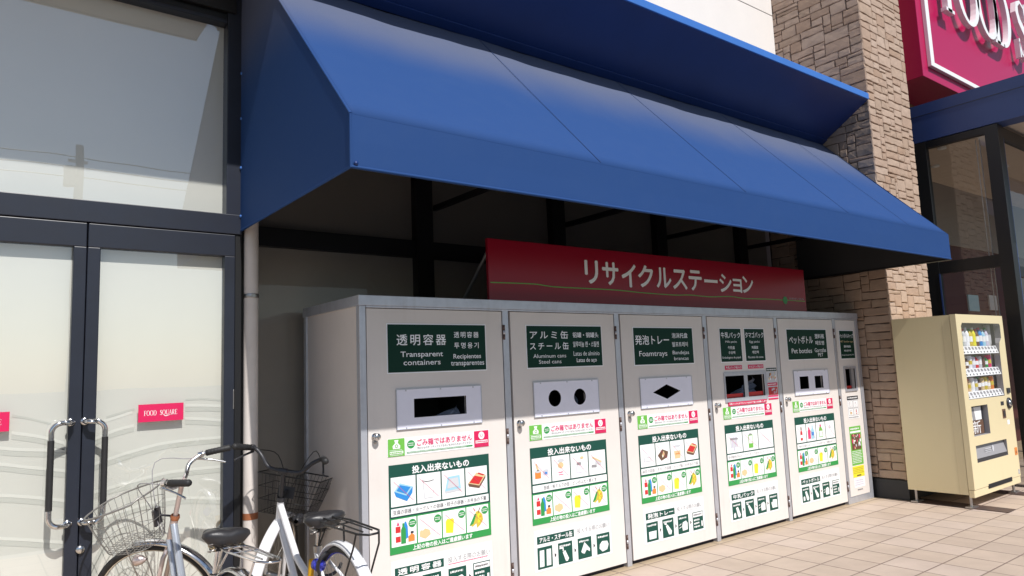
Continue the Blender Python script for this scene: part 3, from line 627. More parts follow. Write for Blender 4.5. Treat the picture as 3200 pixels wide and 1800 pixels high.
        P([(.35,.12),(.62,.12),(.62,.6),(.53,.8),(.44,.8),(.35,.6)], 'lgrey'); P([(.38,.15),(.59,.15),(.59,.58),(.38,.58)], 'offwhite', 1)
    elif kind == 'bottles':
        sl = False
        P([(.14,.14),(.34,.14),(.34,.74),(.14,.74)], 'red'); P([(.14,.36),(.34,.36),(.34,.50),(.14,.50)], 'white', 1); P([(.18,.78),(.30,.78),(.24,.93)], 'pink', 1); P([(.36,.06),(.56,.06),(.56,.60),(.50,.72),(.50,.84),(.42,.84),(.42,.72),(.36,.60)], 'mgreen', 1)
        P([(.50,.20),(.66,.26),(.64,.70),(.58,.88),(.52,.9),(.50,.75)], 'blue', 0); P([(.66,.10),(.92,.10),(.92,.32),(.80,.40),(.66,.30)], 'orange', 2); P([(.76,.4),(.88,.4),(.88,.48),(.76,.48)], 'black', 2)
    elif kind == 'bags':
        P([(.05,.20),(.30,.08),(.52,.22),(.48,.40),(.25,.50),(.06,.40)], 'tan'); P([(.15,.40),(.3,.5),(.28,.58),(.18,.55)], 'offwhite', 1); P([(.55,.28),(.80,.20),(.92,.45),(.70,.50)], 'offwhite', 1); Ln((.6,.3),(.9,.5),.03,'lilac',2)
    elif kind == 'yellowbag':
        P([(.10,.14),(.42,.10),(.48,.62),(.40,.70),(.30,.66),(.18,.70),(.10,.60)], 'yellow')
    elif kind == 'peel':
        P([(.10,.28),(.30,.50),(.42,.78),(.55,.80),(.72,.62),(.75,.40),(.60,.20),(.45,.10),(.42,.30),(.25,.18)], 'gold'); P([(.08,.22),(.28,.30),(.44,.68),(.35,.7)], 'mgreen', 1); P([(.50,.30),(.62,.34),(.60,.70),(.48,.66)], 'yellow', 1); Ln((.52,.72),(.60,.92),.035,'brown',1); Ln((.38,.80),(.30,.94),.03,'red',1); P([(.55,.50),(.66,.55),(.58,.62)], 'orange', 2)
    if sl: Ln((.08,.88),(.92,.12),.012,'pink',3)
def badge(b, x, z, r, y, k='mgreen'):
    b.disc(x, z, y, r, r*.92, k, 20); bars(b, x-r*.7, x+r*.7, z-r*.45, z+r*.45, 2, 'white', y-.0006, int(x*97))
TOP = [('tofu','cup','tray','bento'), ('tins','milkpowder','jar','scrap'), ('natto','mushroom','noodle','bento'), ('foil','pack','straw'), ('sauce','shampoo','detergent','oil')]
def face(k):                                            # door number k with everything on it
    u0, u1, zb, zt = k+.0435, k+.974, .031, 1.749
    if k == 5: u0, u1, zb = 5.034, 5.405, .062
    dz = -.0085 if k >= 3 else (-.006 if k == 2 else 0); dx = .0
    hol = []
    if k == 0: op = [rc(.328, .684, 1.131, 1.2375)]; pl = (.219, .793, 1.073, 1.291)
    if k == 1: op = [circ(1.384, 1.185, .054), circ(1.608, 1.184, .054)]; pl = (1.209, 1.783, 1.074, 1.2925)
    if k == 2: op = [[(2.341,1.176),(2.496,1.122),(2.652,1.176),(2.496,1.230)]]; pl = (2.208, 2.789, 1.067, 1.280)
    if k == 3: op = [rc(3.222, 3.474, 1.084, 1.265), rc(3.526, 3.764, 1.085, 1.266)]; pl = (3.214, 3.788, 1.062, 1.283)
    if k == 4: op = [rc(4.316, 4.461, 1.111, 1.224), rc(4.569, 4.709, 1.109, 1.221)]; pl = (4.226, 4.806, 1.059, 1.275)
    if k == 5: op = [rc(5.135, 5.315, 1.075, 1.270)]; pl = (5.118, 5.330, 1.060, 1.284)
    hx0, hx1 = min(p[0] for o in op for p in o)-.006, max(p[0] for o in op for p in o)+.006; hz0, hz1 = min(p[1] for o in op for p in o)-.006, max(p[1] for o in op for p in o)+.006
    b = B(); b.holes([(u0,zb),(u1,zb),(u1,zt),(u0,zt)], [rc(hx0,hx1,hz0,hz1)], .0, 'locker', .02)
    for (xa, xb, za, zc) in ((u0,u0,zb,zt),(u1,u1,zb,zt)): b.add([(xa,0,za),(xa,.02,za),(xa,.02,zc),(xa,0,zc)], [(0,1,2,3)], 'locker')
    b.add([(u0,0,zb),(u1,0,zb),(u1,.02,zb),(u0,.02,zb)], [(0,1,2,3)], 'locker'); b.add([(u0,0,zt),(u1,0,zt),(u1,.02,zt),(u0,.02,zt)], [(0,1,2,3)], 'locker')
    b.holes([(u0-.005,zb),(u1+.005,zb),(u1+.005,zt+.003),(u0-.005,zt+.003)], [rc(hx0,hx1,hz0,hz1)], .0203, 'gap')
    # dark bin interior behind the opening
    b.add([(hx0,.021,hz0),(hx1,.021,hz0),(hx1,.021,hz1),(hx0,.021,hz1),(hx0-.05,.40,hz0-.3),(hx1+.05,.40,hz0-.3),(hx1+.05,.40,hz1+.1),(hx0-.05,.40,hz1+.1)], [(0,1,5,4),(1,2,6,5),(2,3,7,6),(3,0,4,7),(4,5,6,7)], 'dark')
    d = b.build('locker_door', ST)
    # flap plate round the opening
    b = B(); x0, x1, z0, z1 = pl; pk = 'plate' if k not in (3, 5) else 'alu'
    b.holes(rc(x0, x1, z0, z1), op, -.006, pk, .01, 'dark')
    fr = .004 if k not in (3, 5) else .009
    for (a, c, e, f) in ((x0-fr,x1+fr,z1,z1+fr),(x0-fr,x1+fr,z0-fr,z0),(x0-fr,x0,z0,z1),(x1,x1+fr,z0,z1)): b.box(a, c, -.009, -.001, e, f, 'alu')
    for sx in (.10, .5, .90):
        for sz in (.985, .02):
            if k not in (3, 5): b.box(x0+(x1-x0)*sx-.004, x0+(x1-x0)*sx+.004, -.0085, -.006, z0+(z1-z0)*sz-.006, z0+(z1-z0)*sz+.004, 'alu')
    if k == 3:
        b.rect(3.224, 3.472, 1.086, 1.118, .012, 'red'); b.rect(3.528, 3.762, 1.087, 1.122, .012, 'red')
    if k == 5: b.rect(5.137, 5.313, 1.077, 1.105, .012, 'red'); b.box(5.26, 5.313, .002, .02, 1.077, 1.268, 'grey')
    b.build('slot_plate', d)
    # green name sign
    b = B()
    plates = [(k+.170, k+.842, 1.389+dz, 1.661+dz)]
    if k == 3: plates = [(3.194, 3.480, 1.382, 1.654), (3.532, 3.814, 1.382, 1.654)]
    if k == 5: plates = [(5.090, 5.358, 1.372, 1.644)]
    for a, c, e, f in plates: b.box(a-.006, c+.006, Y1, -.0003, e-.006, f+.006, 'offwhite'); b.rect(a, c, e, f, Y1-.0008, 'sgreen')
    for t, x0, z0, x1, z1, sp in SIGN[k]:
        text(b, t, k+x0, z0, k+x1, z1, Y1-.0016, 'offwhite' if not (k == 5 and t[:3] == 'PET') else 'tan', .0 if t.isascii() and k > 0 else .012, bool(sp) and len(t) < 6)
    b.build('name_sign', d)
    if k == 5:
        b = B(); b.box(5.122, 5.334, Y1, -.0003, .787, 1.005, 'white'); b.rect(5.122, 5.334, .968, 1.005, Y2, 'black'); bars(b, 5.135, 5.32, .975, .998, 1, 'white', Y3, 3)
        for i in range(2):
            for j in range(2):
                x0, x1, z0, z1 = 5.132+.1*i, 5.224+.1*i, .892-.075*j, .962-.075*j
                b.holes(rc(x0,x1,z0,z1), [rc(x0+.003,x1-.003,z0+.003,z1-.003)], Y2, 'grey'); icon(b, ('cup','oil','noodle','sauce')[i+2*j], x0+.01, x1-.01, z0+.005, z1-.005, Y3)
        bars(b, 5.13, 5.32, .79, .81, 1, 'grey', Y2, 8); b.build('notice', d)
        b = B(); b.box(5.115, 5.330, Y1, -.0003, .345, .712, 'lgreen'); b.rect(5.135, 5.31, .49, .64, Y2, 'brown')
        R = random.Random(4)
        for i in range(26): a, c = R.uniform(5.14, 5.29), R.uniform(.495, .62); b.rect(a, a+R.uniform(.01,.03), c, c+R.uniform(.012,.035), Y2-.0003*(1+i*.1), R.choice(['pink','offwhite','tan','red','brown','lgrey','mgreen']))
        b.rect(5.122, 5.322, .65, .668, Y2, 'white'); bars(b, 5.13, 5.32, .672, .705, 1, 'white', Y2, 2); bars(b, 5.125, 5.315, .36, .482, 8, 'white', Y2, 12); b.build('campaign_poster', d)
        b = B(); b.box(5.112, 5.328, Y1, -.0003, .232, .335, 'yellow'); bars(b, 5.12, 5.32, .262, .325, 4, 'gold', Y2, 21); b.rect(5.18, 5.26, .24, .252, Y2, 'brown'); b.box(5.118, 5.322, Y1, -.0003, .135, .225, 'white'); bars(b, 5.13, 5.31, .15, .21, 3, 'lilac', Y2, 22); bars(b, 5.17, 5.27, .10, .125, 1, 'grey', Y2, 9); b.build('notice', d)
        return
    # NOT-A-BIN banner
    zo = 1.0*dz
    if k == 3: zo = -.0085
    if k == 4: zo = -.016
    g0 = k+(.160 if k < 3 else (.164 if k == 3 else .170))
    b = B(); b.box(g0-.003, k+.842+(.003 if k < 3 else .006), Y1, -.0003, .926+zo, 1.024+zo, 'white')
    b.rect(g0, g0+.104, .927+zo, 1.023+zo, Y2, 'lgreen')
    gx = g0+.052; b.flat([(gx-.022,.968+zo),(gx+.022,.968+zo),(gx+.024,.984+zo),(gx+.008,1.0+zo),(gx+.014,1.016+zo),(gx-.014,1.016+zo),(gx-.008,1.0+zo),(gx-.024,.984+zo)], Y3, 'white'); b.holes(circ(gx,.983+zo,.010,14), [circ(gx,.983+zo,.006,14)], Y4, 'lgreen')
    bars(b, g0+.008, g0+.096, .958+zo, .964+zo, 1, 'white', Y3, k); b.rect(g0+.010, g0+.094, .940+zo, .955+zo, Y3, 'white'); bars(b, g0+.012, g0+.092, .9405+zo, .9545+zo, 1, 'lgreen', Y4, 40); bars(b, g0+.012, g0+.092, .930+zo, .937+zo, 1, 'white', Y3, 41)
    badge(b, g0+.145, .985+zo, .025, Y2)
    text(b, 'ごみ箱ではありません', g0+.183, .971+zo, g0+.560, 1.009+zo, Y2, 'pink', .022)
    text(b, '汚れたものや リサイクルできないものは入れないでください', g0+.183, .953+zo, g0+.560, .966+zo, Y2, 'black', .0)
    b.rect(g0+.117, g0+.562, .936+zo, .9445+zo, Y2, 'mgreen'); bars(b, g0+.12, g0+.558, .9365+zo, .944+zo, 1, 'white', Y3, 6)
    r0 = g0+.575; b.rect(r0, r0+.106, .926+zo, 1.022+zo, Y2, 'crimson'); b.disc(r0+.053, .994+zo, Y3, .022, .023, 'white', 22)
    for sx in (-1, 1): b.tube([(r0+.053+sx*.012, Y4, 1.004+zo), (r0+.053+sx*.008, Y4, .994+zo), (r0+.053+sx*.002, Y4, .984+zo)], .0014, 'crimson', 4)
    b.rect(r0+.008, r0+.098, .950+zo, .966+zo, Y3, 'white'); bars(b, r0+.01, r0+.096, .951+zo, .965+zo, 1, 'crimson', Y4, 31); bars(b, r0+.008, r0+.098, .930+zo, .946+zo, 2, 'pink', Y3, 33)
    b.build('banner', d)
    # big poster
    po = (0, 0, -.006, -.008, -.016)[k]; X = (.162, .159, .159, .169, .182)[k]+k; W = .676; zt_, zb_ = .881+po, .404+po
    b = B(); b.box(X, X+W, Y1, -.0003, zb_, zt_, 'dgreen'); b.rect(X, X+W, zb_, .594+po, Y1-.0006, 'mgreen')
    text(b, '投入出来ないもの', X+.145, .8225+po, X+.530, .866+po, Y2, 'white', .035)
    n = len(TOP[k]); gw = (W-.02)/n
    for i, ic in enumerate(TOP[k]):
        x0 = X+.011+gw*i; x1 = x0+gw-.009; b.rect(x0, x1, .656+po, .814+po, Y2, 'white'); icon(b, ic, x0+.004, x1-.004, .66+po, .81+po, Y3)
    b.rect(X+.010, X+W-.012, .604+po, .646+po, Y2, 'white'); text(b, STRIP[k], X+.022 if k != 1 else X+.10, .6125+po, X+W-.03 if k != 1 else X+W-.11, .6365+po, Y3, 'black' if k < 2 else 'grey', .0)
    gw = (W-.02)/4
    for i, ic in enumerate(('bottles','bags','yellowbag','peel')):
        x0 = X+.010+gw*i; x1 = x0+gw-.008; b.rect(x0, x1, .443+po, .588+po, Y2, 'white'); icon(b, ic, x0+.004, x1-.002, .446+po, .585+po, Y3); badge(b, x1-.027, .556+po, .024, Y3-.0012)
    text(b, '上記の物の投入はご遠慮願います', X+.140, .409+po, X+.540, .4365+po, Y2, 'white', .03)
    b.build('poster', d)
    # how-to card
    qo = (0, 0, -.004, -.004, -.010)[k]; X = (.188, .186, .188, .193, .205)[k]+k
    b = B(); b.box(X-.022, X+.652, Y1, -.0003, .120+qo, .368+qo, 'white'); b.rect(X, X+.312, .285+qo, .331+qo, Y2, 'dgreen')
    text(b, DNAME[k], X+.018, .291+qo, X+.296, .325+qo, Y3, 'white', .03, k == 0)
    text(b, '投入する際のお願い', X+.340, .2965+qo, X+.634, .329+qo, Y2, 'grey', .0)
    if k in (0, 2): bars(b, X+.342, X+.628, .283+qo, .295+qo, 1, 'pink' if k == 0 else 'lgrey', Y2, 7)
    for i in range(4):
        x0 = X+.1705*i; x1 = x0+.122; z0, z1 = .133+qo, .264+qo; b.rect(x0, x1, z0, z1, Y2, 'dgreen')
        P = lambda pts, kk='white', yy=Y3: b.flat([(x0+(x1-x0)*p, z0+(z1-z0)*q) for p, q in pts], yy, kk)
        if i or k != 1: bars(b, x0+.012, x1-.012, z1-.032, z1-.010, 1, 'white', Y3, 50+i)
        last = (i == 3 and k in (0, 2, 4))
        if last:
            P([(.04,.72),(.96,.72),(.96,.96),(.04,.96)]); bars(b, x0+.012, x1-.012, z0+.102, z0+.12, 1, 'grey', Y4, 60); bars(b, x0+.012, x0+.08, z0+.012, z0+.085, 3, 'white', Y3, 61); P([(.80,.15),(.92,.15),(.92,.45),(.80,.45)])
        elif k == 1:
            if i == 0: P([(.12,.10),(.42,.10),(.44,.86),(.14,.86)]); P([(.58,.10),(.88,.10),(.90,.86),(.60,.86)]); P([(.22,.30),(.33,.30),(.30,.5)], 'lgrey', Y4); P([(.68,.30),(.80,.30),(.78,.5),(.69,.5)], 'lgrey', Y4)
            if i == 1: P([(.30,.55),(.48,.62),(.72,.20),(.62,.08),(.50,.10)]); P([(.08,.72),(.30,.72),(.30,.60),(.38,.60),(.36,.84),(.20,.84),(.10,.80)])
            if i == 2: P([(.22,.35),(.48,.78),(.86,.42),(.84,.28),(.62,.40),(.45,.22),(.28,.28)])
            if i == 3: P([(.18,.28),(.22,.48),(.40,.62),(.80,.58),(.88,.40),(.76,.16),(.4,.10)])
        else:
            if i == 0 and k == 2: P([(.20,.12),(.80,.12),(.84,.52),(.18,.52)])
            elif i == 0: P([(.38,.68),(.60,.72),(.86,.22),(.76,.08),(.56,.12)]); P([(.12,.12),(.34,.12),(.34,.34),(.24,.42),(.12,.34)])
            if i == 1: P([(.28,.62),(.44,.68),(.80,.30),(.74,.12),(.52,.14)]); P([(.10,.78),(.36,.78),(.36,.66),(.22,.70)])
            if i == 2: P([(.40,.14),(.86,.16),(.88,.52),(.74,.66),(.44,.60),(.36,.40)]); P([(.10,.30),(.30,.36),(.30,.40),(.10,.34)]); P([(.10,.46),(.30,.52),(.30,.56),(.10,.50)])
            if i == 3: P([(.30,.14),(.88,.14),(.88,.62),(.40,.66),(.36,.52),(.20,.50),(.22,.38)])
        if i < 3: b.flat([(x1+.018, .182+qo), (x1+.034, .197+qo), (x1+.018, .212+qo)], Y2, 'black')
    b.build('how_to_card', d)
    if k == 3:
        b = B()
        for a, c, t in ((3.233, 3.465, '牛乳パック投入口'), (3.551, 3.773, 'タマゴパック投入口')): b.box(a, c, Y1, -.0003, 1.317, 1.350, 'crimson'); text(b, t, a+.012, 1.323, c-.012, 1.344, Y2, 'white', .02)
        b.box(3.239, 3.771, Y1-.008, -.0003, 1.023, 1.0525, 'crimson'); text(b, '牛乳パックとタマゴパックは分けて投入をお願いします', 3.246, 1.030, 3.764, 1.046, Y2-.008, 'white', .03)
        b.build('slot_label', d)
        b = B(); b.box(3.808, 3.962, Y1, -.0003, 1.042, 1.315, 'lgrey'); b.rect(3.808, 3.962, 1.288, 1.315, Y2, 'sgreen'); bars(b, 3.812, 3.958, 1.291, 1.311, 1, 'white', Y3, 4)
        b.rect(3.82, 3.955, 1.20, 1.275, Y2, 'lgrey'); R = random.Random(9)
        for i in range(22): a = 3.822+R.random()*.11; c = 1.203+R.random()*.055; b.flat([(a,c),(a+.012,c+.002),(a+.02,c+.022),(a+.004,c+.02)], Y3-.0001*i, R.choice(['tan','orange','brown','lgrey','offwhite']))
        b.rect(3.812, 3.960, 1.160, 1.188, Y2, 'crimson'); bars(b, 3.818, 3.955, 1.164, 1.184, 1, 'white', Y3, 5)
        b.rect(3.82, 3.958, 1.083, 1.150, Y2, 'refl' if False else 'red')
        for i in range(16): a = 3.822+R.random()*.11; c = 1.085+R.random()*.05; b.flat([(a,c),(a+.01,c+.002),(a+.014,c+.018),(a+.003,c+.02)], Y3-.0001*i, R.choice(['lilac','brown','pink','crimson','lgrey']))
        b.rect(3.810, 3.960, 1.066, 1.080, Y2, 'pink'); b.rect(3.810, 3.960, 1.043, 1.056, Y2, 'crimson'); b.build('photo_notice', d)
    # lock and hinges
    b = B(); lx, lz = k+.083, 1.045-(.006 if k > 1 else 0)-(.006 if k > 3 else 0)
    b.lathe([(.020, -.001), (.020, .005), (.011, .007), (.011, .018), (.019, .022), (.020, .034), (.016, .040), (0, .041)], (lx, 0, lz), (0, -1, 0), 'chrome', 18); b.box(lx-.003, lx+.003, -.044, -.04, lz-.012, lz+.012, 'steel')
    b.lathe([(.009, 0), (.009, .003), (0, .004)], (lx+.001, -.0, lz-.030), (0, -1, 0), 'steel', 12); b.build('lock_knob', d)
    for z0, z1 in ((1.571, 1.665), (.925, 1.02), (.12, .215)):
        b = B(); hx = k+.984; b.box(hx-.010, hx+.010, -.0075, -.0045, z0, z1, 'rust' if z0 > .1 else 'alu')
        for i in range(3):
            zz = z0+(z1-z0)*(.06+.31*i); b.lathe([(0, 0), (.0065, .0), (.0065, .024), (0, .024)], (hx, -.008, zz), (0, 0, 1), 'rust' if i != 1 else 'alu', 10)
        b.build('hinge', d)
for k in range(6): face(k)

# bags inside the openings
def inner_sheet(x0, x1, z0, z1, y, label, seed):
    R = random.Random(seed); b = B(); n = 9; V = []
    for i in range(n):
        for j in range(n):
            V.append((x0+(x1-x0)*i/(n-1), y+.05*R.random()+.10*(1-i/(n-1)), z0+(z1-z0)*(j/(n-1))*(.35+.65*(i/(n-1))**1.6)))
    b.add(V, [(i*n+j, (i+1)*n+j, (i+1)*n+j+1, i*n+j+1) for i in range(n-1) for j in range(n-1)], 'bag')
    b.build('bin_liner', label=label, cat='plastic bag', group='plastic bags inside the bins', solid=.001)
inner_sheet(.44, .68, 1.05, 1.185, .05, 'crumpled dark plastic bag inside the wide slot of the transparent container locker', 1)
inner_sheet(1.55, 1.66, 1.06, 1.215, .06, 'grey plastic bag behind the right round hole of the can locker', 2)
inner_sheet(3.53, 3.76, 1.03, 1.25, .07, 'shiny plastic bag behind the egg pack opening of the milk pack locker', 3)

# ---- red board on the lockers
sg = empty('recycling_sign', (2.8, .1, H), 'long dark red sign board with white katakana standing on top of the lockers', 'sign')
b = B(); SX0, SX1 = .945, 4.685; b.box(SX0, SX1, .08, .105, H+.001, 2.235, 'board'); b.build('sign_board', sg, bevel=.002)
b = B(); cx = [('リ',1.79,1.925,1.975,2.148),('サ',1.965,2.135,1.972,2.146),('イ',2.165,2.325,1.965,2.145),('ク',2.345,2.52,1.972,2.146),('ル',2.55,2.73,1.975,2.140),('ス',2.745,2.925,1.972,2.135),('テ',2.945,3.115,1.970,2.140),('ー',3.145,3.325,2.045,2.072),('シ',3.35,3.52,1.972,2.130),('ョ',3.535,3.665,1.975,2.095),('ン',3.675,3.835,1.976,2.126)]
for ch, x0, x1, z0, z1 in cx: text(b, ch, x0, z0, x1, z1, .0765, 'offwhite', .028)
b.build('lettering', sg)
b = B(); L = [(.955,1.945),(1.30,1.95),(1.42,1.943),(1.55,1.938),(2.0,1.94),(2.2,1.937),(2.38,1.93),(2.75,1.925),(2.95,1.932),(3.2,1.926),(3.5,1.938),(3.7,1.928),(4.1,1.932),(4.66,1.93)]
ribbon(b, L, .0032, .0032, .0775, 'lgreen'); b.disc(4.325, 1.93, .0768, .036, .036, 'mgreen', 26); text(b, 'おおぜいのわ', 4.395, 1.942, 4.64, 1.958, .0768, 'lgrey', 0); b.build('green_line', sg)
b = B(); b.tube([(.97, .11, 2.16), (.97, .45, H+.01)], .012, 'steel', 8); b.build('support_leg', sg)
b = B(); b.tube([(4.6, .11, 2.16), (4.6, .45, H+.01)], .012, 'steel', 8); b.build('support_leg', sg)

# ================================================================== VENDING MACHINE
VX0, VX1, VY0, VY1, VZ0, VZ1 = 5.635, 6.79, -.845, -.258, .085, 1.745
vm = empty('vending_machine', ((VX0+VX1)/2, -.6, 0), 'cream yellow drinks vending machine standing in front of the stone pillar', 'vending machine')
b = B(); b.box(VX0+.006, VX1-.006, VY0+.128, VY1, VZ0, VZ1-.004, 'vm'); b.box(VX0+.006, VX1-.006, VY0+.055, VY0+.1275, VZ0, .90, 'vm'); b.box(VX0+.006, VX0+.05, VY0+.055, VY0+.1275, .9005, VZ1-.004, 'vm'); b.box(VX1-.05, VX1-.006, VY0+.055, VY0+.1275, .9005, VZ1-.004, 'vm'); b.box(VX0+.0505, VX1-.0505, VY0+.055, VY0+.1275, 1.70, VZ1-.004, 'vm'); b.build('cabinet', vm)
wx0, wx1, wz0, wz1 = 5.738, 6.70, .945, 1.665
win = [(wx0+.03, wz1), (wx0, wz1-.03), (wx0, wz0), (6.615, wz0-.005), (6.622, 1.40), (6.64, 1.47), (6.70, 1.52), (6.705, wz1-.02), (6.69, wz1)]
post = rc(5.762, 6.148, .605, .880); slot = rc(5.768, 6.525, .365, .520)
F = VY0
b = B(); b.holes(rc(VX0, VX1, .135, VZ1), [win, post, slot], F, 'vm', .054, 'grey')
b.add([(VX0,F,.135),(VX0,F+.05,.135),(VX0,F+.05,VZ1),(VX0,F,VZ1)], [(0,1,2,3)], 'vm'); b.add([(VX1,F,.135),(VX1,F+.05,.135),(VX1,F+.05,VZ1),(VX1,F,VZ1)], [(0,3,2,1)], 'vm')
b.add([(VX0,F,VZ1),(VX1,F,VZ1),(VX1,F+.05,VZ1),(VX0,F+.05,VZ1)], [(0,1,2,3)], 'vm'); b.add([(VX0,F,.135),(VX1,F,.135),(VX1,F+.05,.135),(VX0,F+.05,.135)], [(0,3,2,1)], 'vm')
dr = b.build('front_door', vm)
b = B(); b.box(VX0, VX1, F+.004, F+.05, .065, .131, 'vm'); b.build('kick_panel', vm, bevel=.004)
b = B(); b.box(5.96, 6.55, F-.002, F+.02, .110, .150, 'dark'); b.build('vent_slot', vm)
b = B(); b.rect(wx0-.03, wx1+.03, wz0-.03, wz1+.03, F+.126, 'grey'); b.box(6.61, 6.72, F+.085, F+.12, 1.05, 1.66, 'lgrey'); b.box(6.555, 6.565, F+.01, F+.04, 1.45, 1.66, 'black')
disp = b.build('display_window', vm)
for i, (z0, z1) in enumerate(((1.368, 1.442), (1.157, 1.229), (.948, 1.012))):
    b = B(); b.prism([(wx0+.003, F+.006, z0), (wx0+.003, F+.030, z1), (wx0+.003, F+.115, z1), (wx0+.003, F+.115, z0)], (6.612-wx0, 0, 0), 'white')
    for j in range(11):
        x = wx0+.018+j*.0795; yy = lambda z: F+.004+.024*(z-z0)/(z1-z0)
        for xa, xb, za, zc, kk in ((x, x+.043, z1-.032, z1-.007, 'grey'), (x+.014, x+.033, z0+.010, z0+.025, 'black')): b.poly([(xa, yy(za), za), (xb, yy(za), za), (xb, yy(zc), zc), (xa, yy(zc), zc)], kk)
    b.build('price_shelf', disp)
prods = [['lgreen','mgreen','lgrey','offwhite','gold','yellow','brown','blue','sky','lilac','pink'], ['orange','tan','brown','offwhite','lilac','red','lgrey','brown','mgreen','pink','brown'], ['orange','orange','tan','offwhite','lgrey','brown','tan','gold','tan','orange','brown']]
for r_, (zb, rad, hh) in enumerate(((1.443, .033, .19), (1.230, .031, .125), (1.013, .031, .13))):
    for j in range(10):
        k1 = prods[r_][j]; x = wx0+.045+j*.0795
        if x > 6.53: continue
        b = B(); tall = r_ == 0 or j % 3 == 2; h = hh*(1 if j % 2 else .92)
        if tall: b.lathe([(0,0),(rad*.85,.0),(rad*.9,h*.1),(rad*.82,h*.5),(rad*.9,h*.62),(rad*.55,h*.8),(rad*.38,h*.86)], (x, F+.075, zb), (0,0,1), k1, 14); b.lathe([(rad*.40,h*.86),(rad*.40,h*.97),(0,h*.97)], (x, F+.075, zb), (0,0,1), random.choice(['white','white','crimson','mgreen']), 12); b.lathe([(rad*.88,h*.25),(rad*.88,h*.55)], (x, F+.0745, zb), (0,0,1), random.choice(['white','offwhite',k1,'gold','mgreen']), 14)
        else: b.lathe([(0,0),(rad*.8,0),(rad*.95,h*.06),(rad*.95,h*.9),(rad*.75,h*.97),(0,h*.97)], (x, F+.075, zb), (0,0,1), k1, 14); b.lathe([(rad*.965,h*.3),(rad*.965,h*.6)], (x, F+.0748, zb), (0,0,1), random.choice(['white','red','gold','brown','offwhite']), 14)
        b.build('drink_sample', disp)
b = B(); b.flat(win, F+.0005, 'vmglass'); b.build('window_glass', disp)
b = B(); b.rect(5.758, 6.152, .60, .885, F+.045, 'black'); b.rect(5.785, 6.10, .742, .862, F+.044, 'white'); b.flat([(5.86,.862),(5.93,.862),(5.955,.742),(5.89,.742)], F+.0435, 'grey'); b.rect(5.79, 6.13, .61, .738, F+.044, 'brown')
text(b, '新', 5.87, .615, 6.06, .735, F+.043, 'white', .0); b.build('advert_panel', vm)
b = B(); b.add([(5.768,F+.045,.365),(6.525,F+.045,.365),(6.525,F+.045,.52),(5.768,F+.045,.52)], [(0,1,2,3)], 'dark'); b.add([(5.775,F+.004,.40),(6.518,F+.004,.40),(6.518,F+.035,.512),(5.775,F+.035,.512)], [(0,1,2,3)], 'grey'); b.add([(5.775,F+.003,.37),(6.518,F+.003,.37),(6.518,F+.004,.398),(5.775,F+.004,.398)], [(0,1,2,3)], 'black')
b.disc(6.20, .46, F+.012, .022, .03, 'lgrey', 16); bars(b, 6.0, 6.16, .43, .48, 3, 'lgrey', F+.0085, 3); b.build('delivery_flap', vm)
b = B(); b.box(6.675, 6.748, F-.012, F, .962, 1.012, 'black'); b.build('coin_slot', vm)
b = B(); b.box(6.485, 6.56, F-.003, F, .85, .887, 'black'); b.build('display', vm)
b = B(); b.box(6.50, 6.58, F-.004, F, .722, .812, 'brown'); b.box(6.515, 6.555, F-.008, F-.004, .74, .795, 'black'); b.build('note_slot', vm)
b = B(); b.lathe([(.055, 0), (.055, .012), (.042, .02), (.03, .014), (0, .014)], (6.69, F, .862), (0,-1,0), 'black', 24); b.lathe([(.032, .012), (.030, .024), (.016, .026), (0, .022)], (6.69, F, .862), (0,-1,0), 'chrome', 24); b.build('card_reader', vm)
b = B(); b.box(6.705, 6.765, F-.004, F, .345, .418, 'orange'); b.box(6.72, 6.745, F-.006, F-.004, .36, .385, 'copper'); b.build('change_cup', vm)
b = B(); b.rect(6.735, 6.775, .155, .20, F-.001, 'grey'); bars(b, 6.737, 6.773, .158, .198, 3, 'white', F-.0016, 3); b.build('label', vm)
b = B(); b.rect(6.60, 6.66, .655, .70, F-.001, 'offwhite'); b.build('label', vm)
for x in (VX0+.05, VX1-.05):
    for y in (VY0+.06, VY1-.05):
        b = B(); b.lathe([(.012, -.03), (.012, .09)], (x, y, 0), (0,0,1), 'steel', 10); b.box(x-.06, x+.07, y-.03, y+.03, -.0305, -.018, 'steel'); b.build('foot', vm)
# stand it against the pillar: back 15 mm off the stone, feet on the floor plates
vk = .973; vm.scale = (vk,)*3; vm.location = Vector((-1.72, -3.618, 1.365))+vk*(Vector(vm.location)-Vector((-1.72, -3.618, 1.365)))
b = B(); b.prism([(5.45, -.34, .001), (5.455, -1.156, .001), (5.64, -1.15, .001), (5.67, -.34, .001)], (0, 0, .006), 'rplate'); b.build('floor_plate', label='rusty steel floor strip under the left feet of the vending machine', cat='metal plate', group='steel strips under the vending machine')
b = B(); b.prism([(6.41, -.34, .001), (6.40, -1.02, .001), (6.58, -1.02, .001), (6.60, -.34, .001)], (0, 0, .006), 'rplate'); b.build('floor_plate', label='rusty steel floor strip under the right feet of the vending machine', cat='metal plate', group='steel strips under the vending machine')

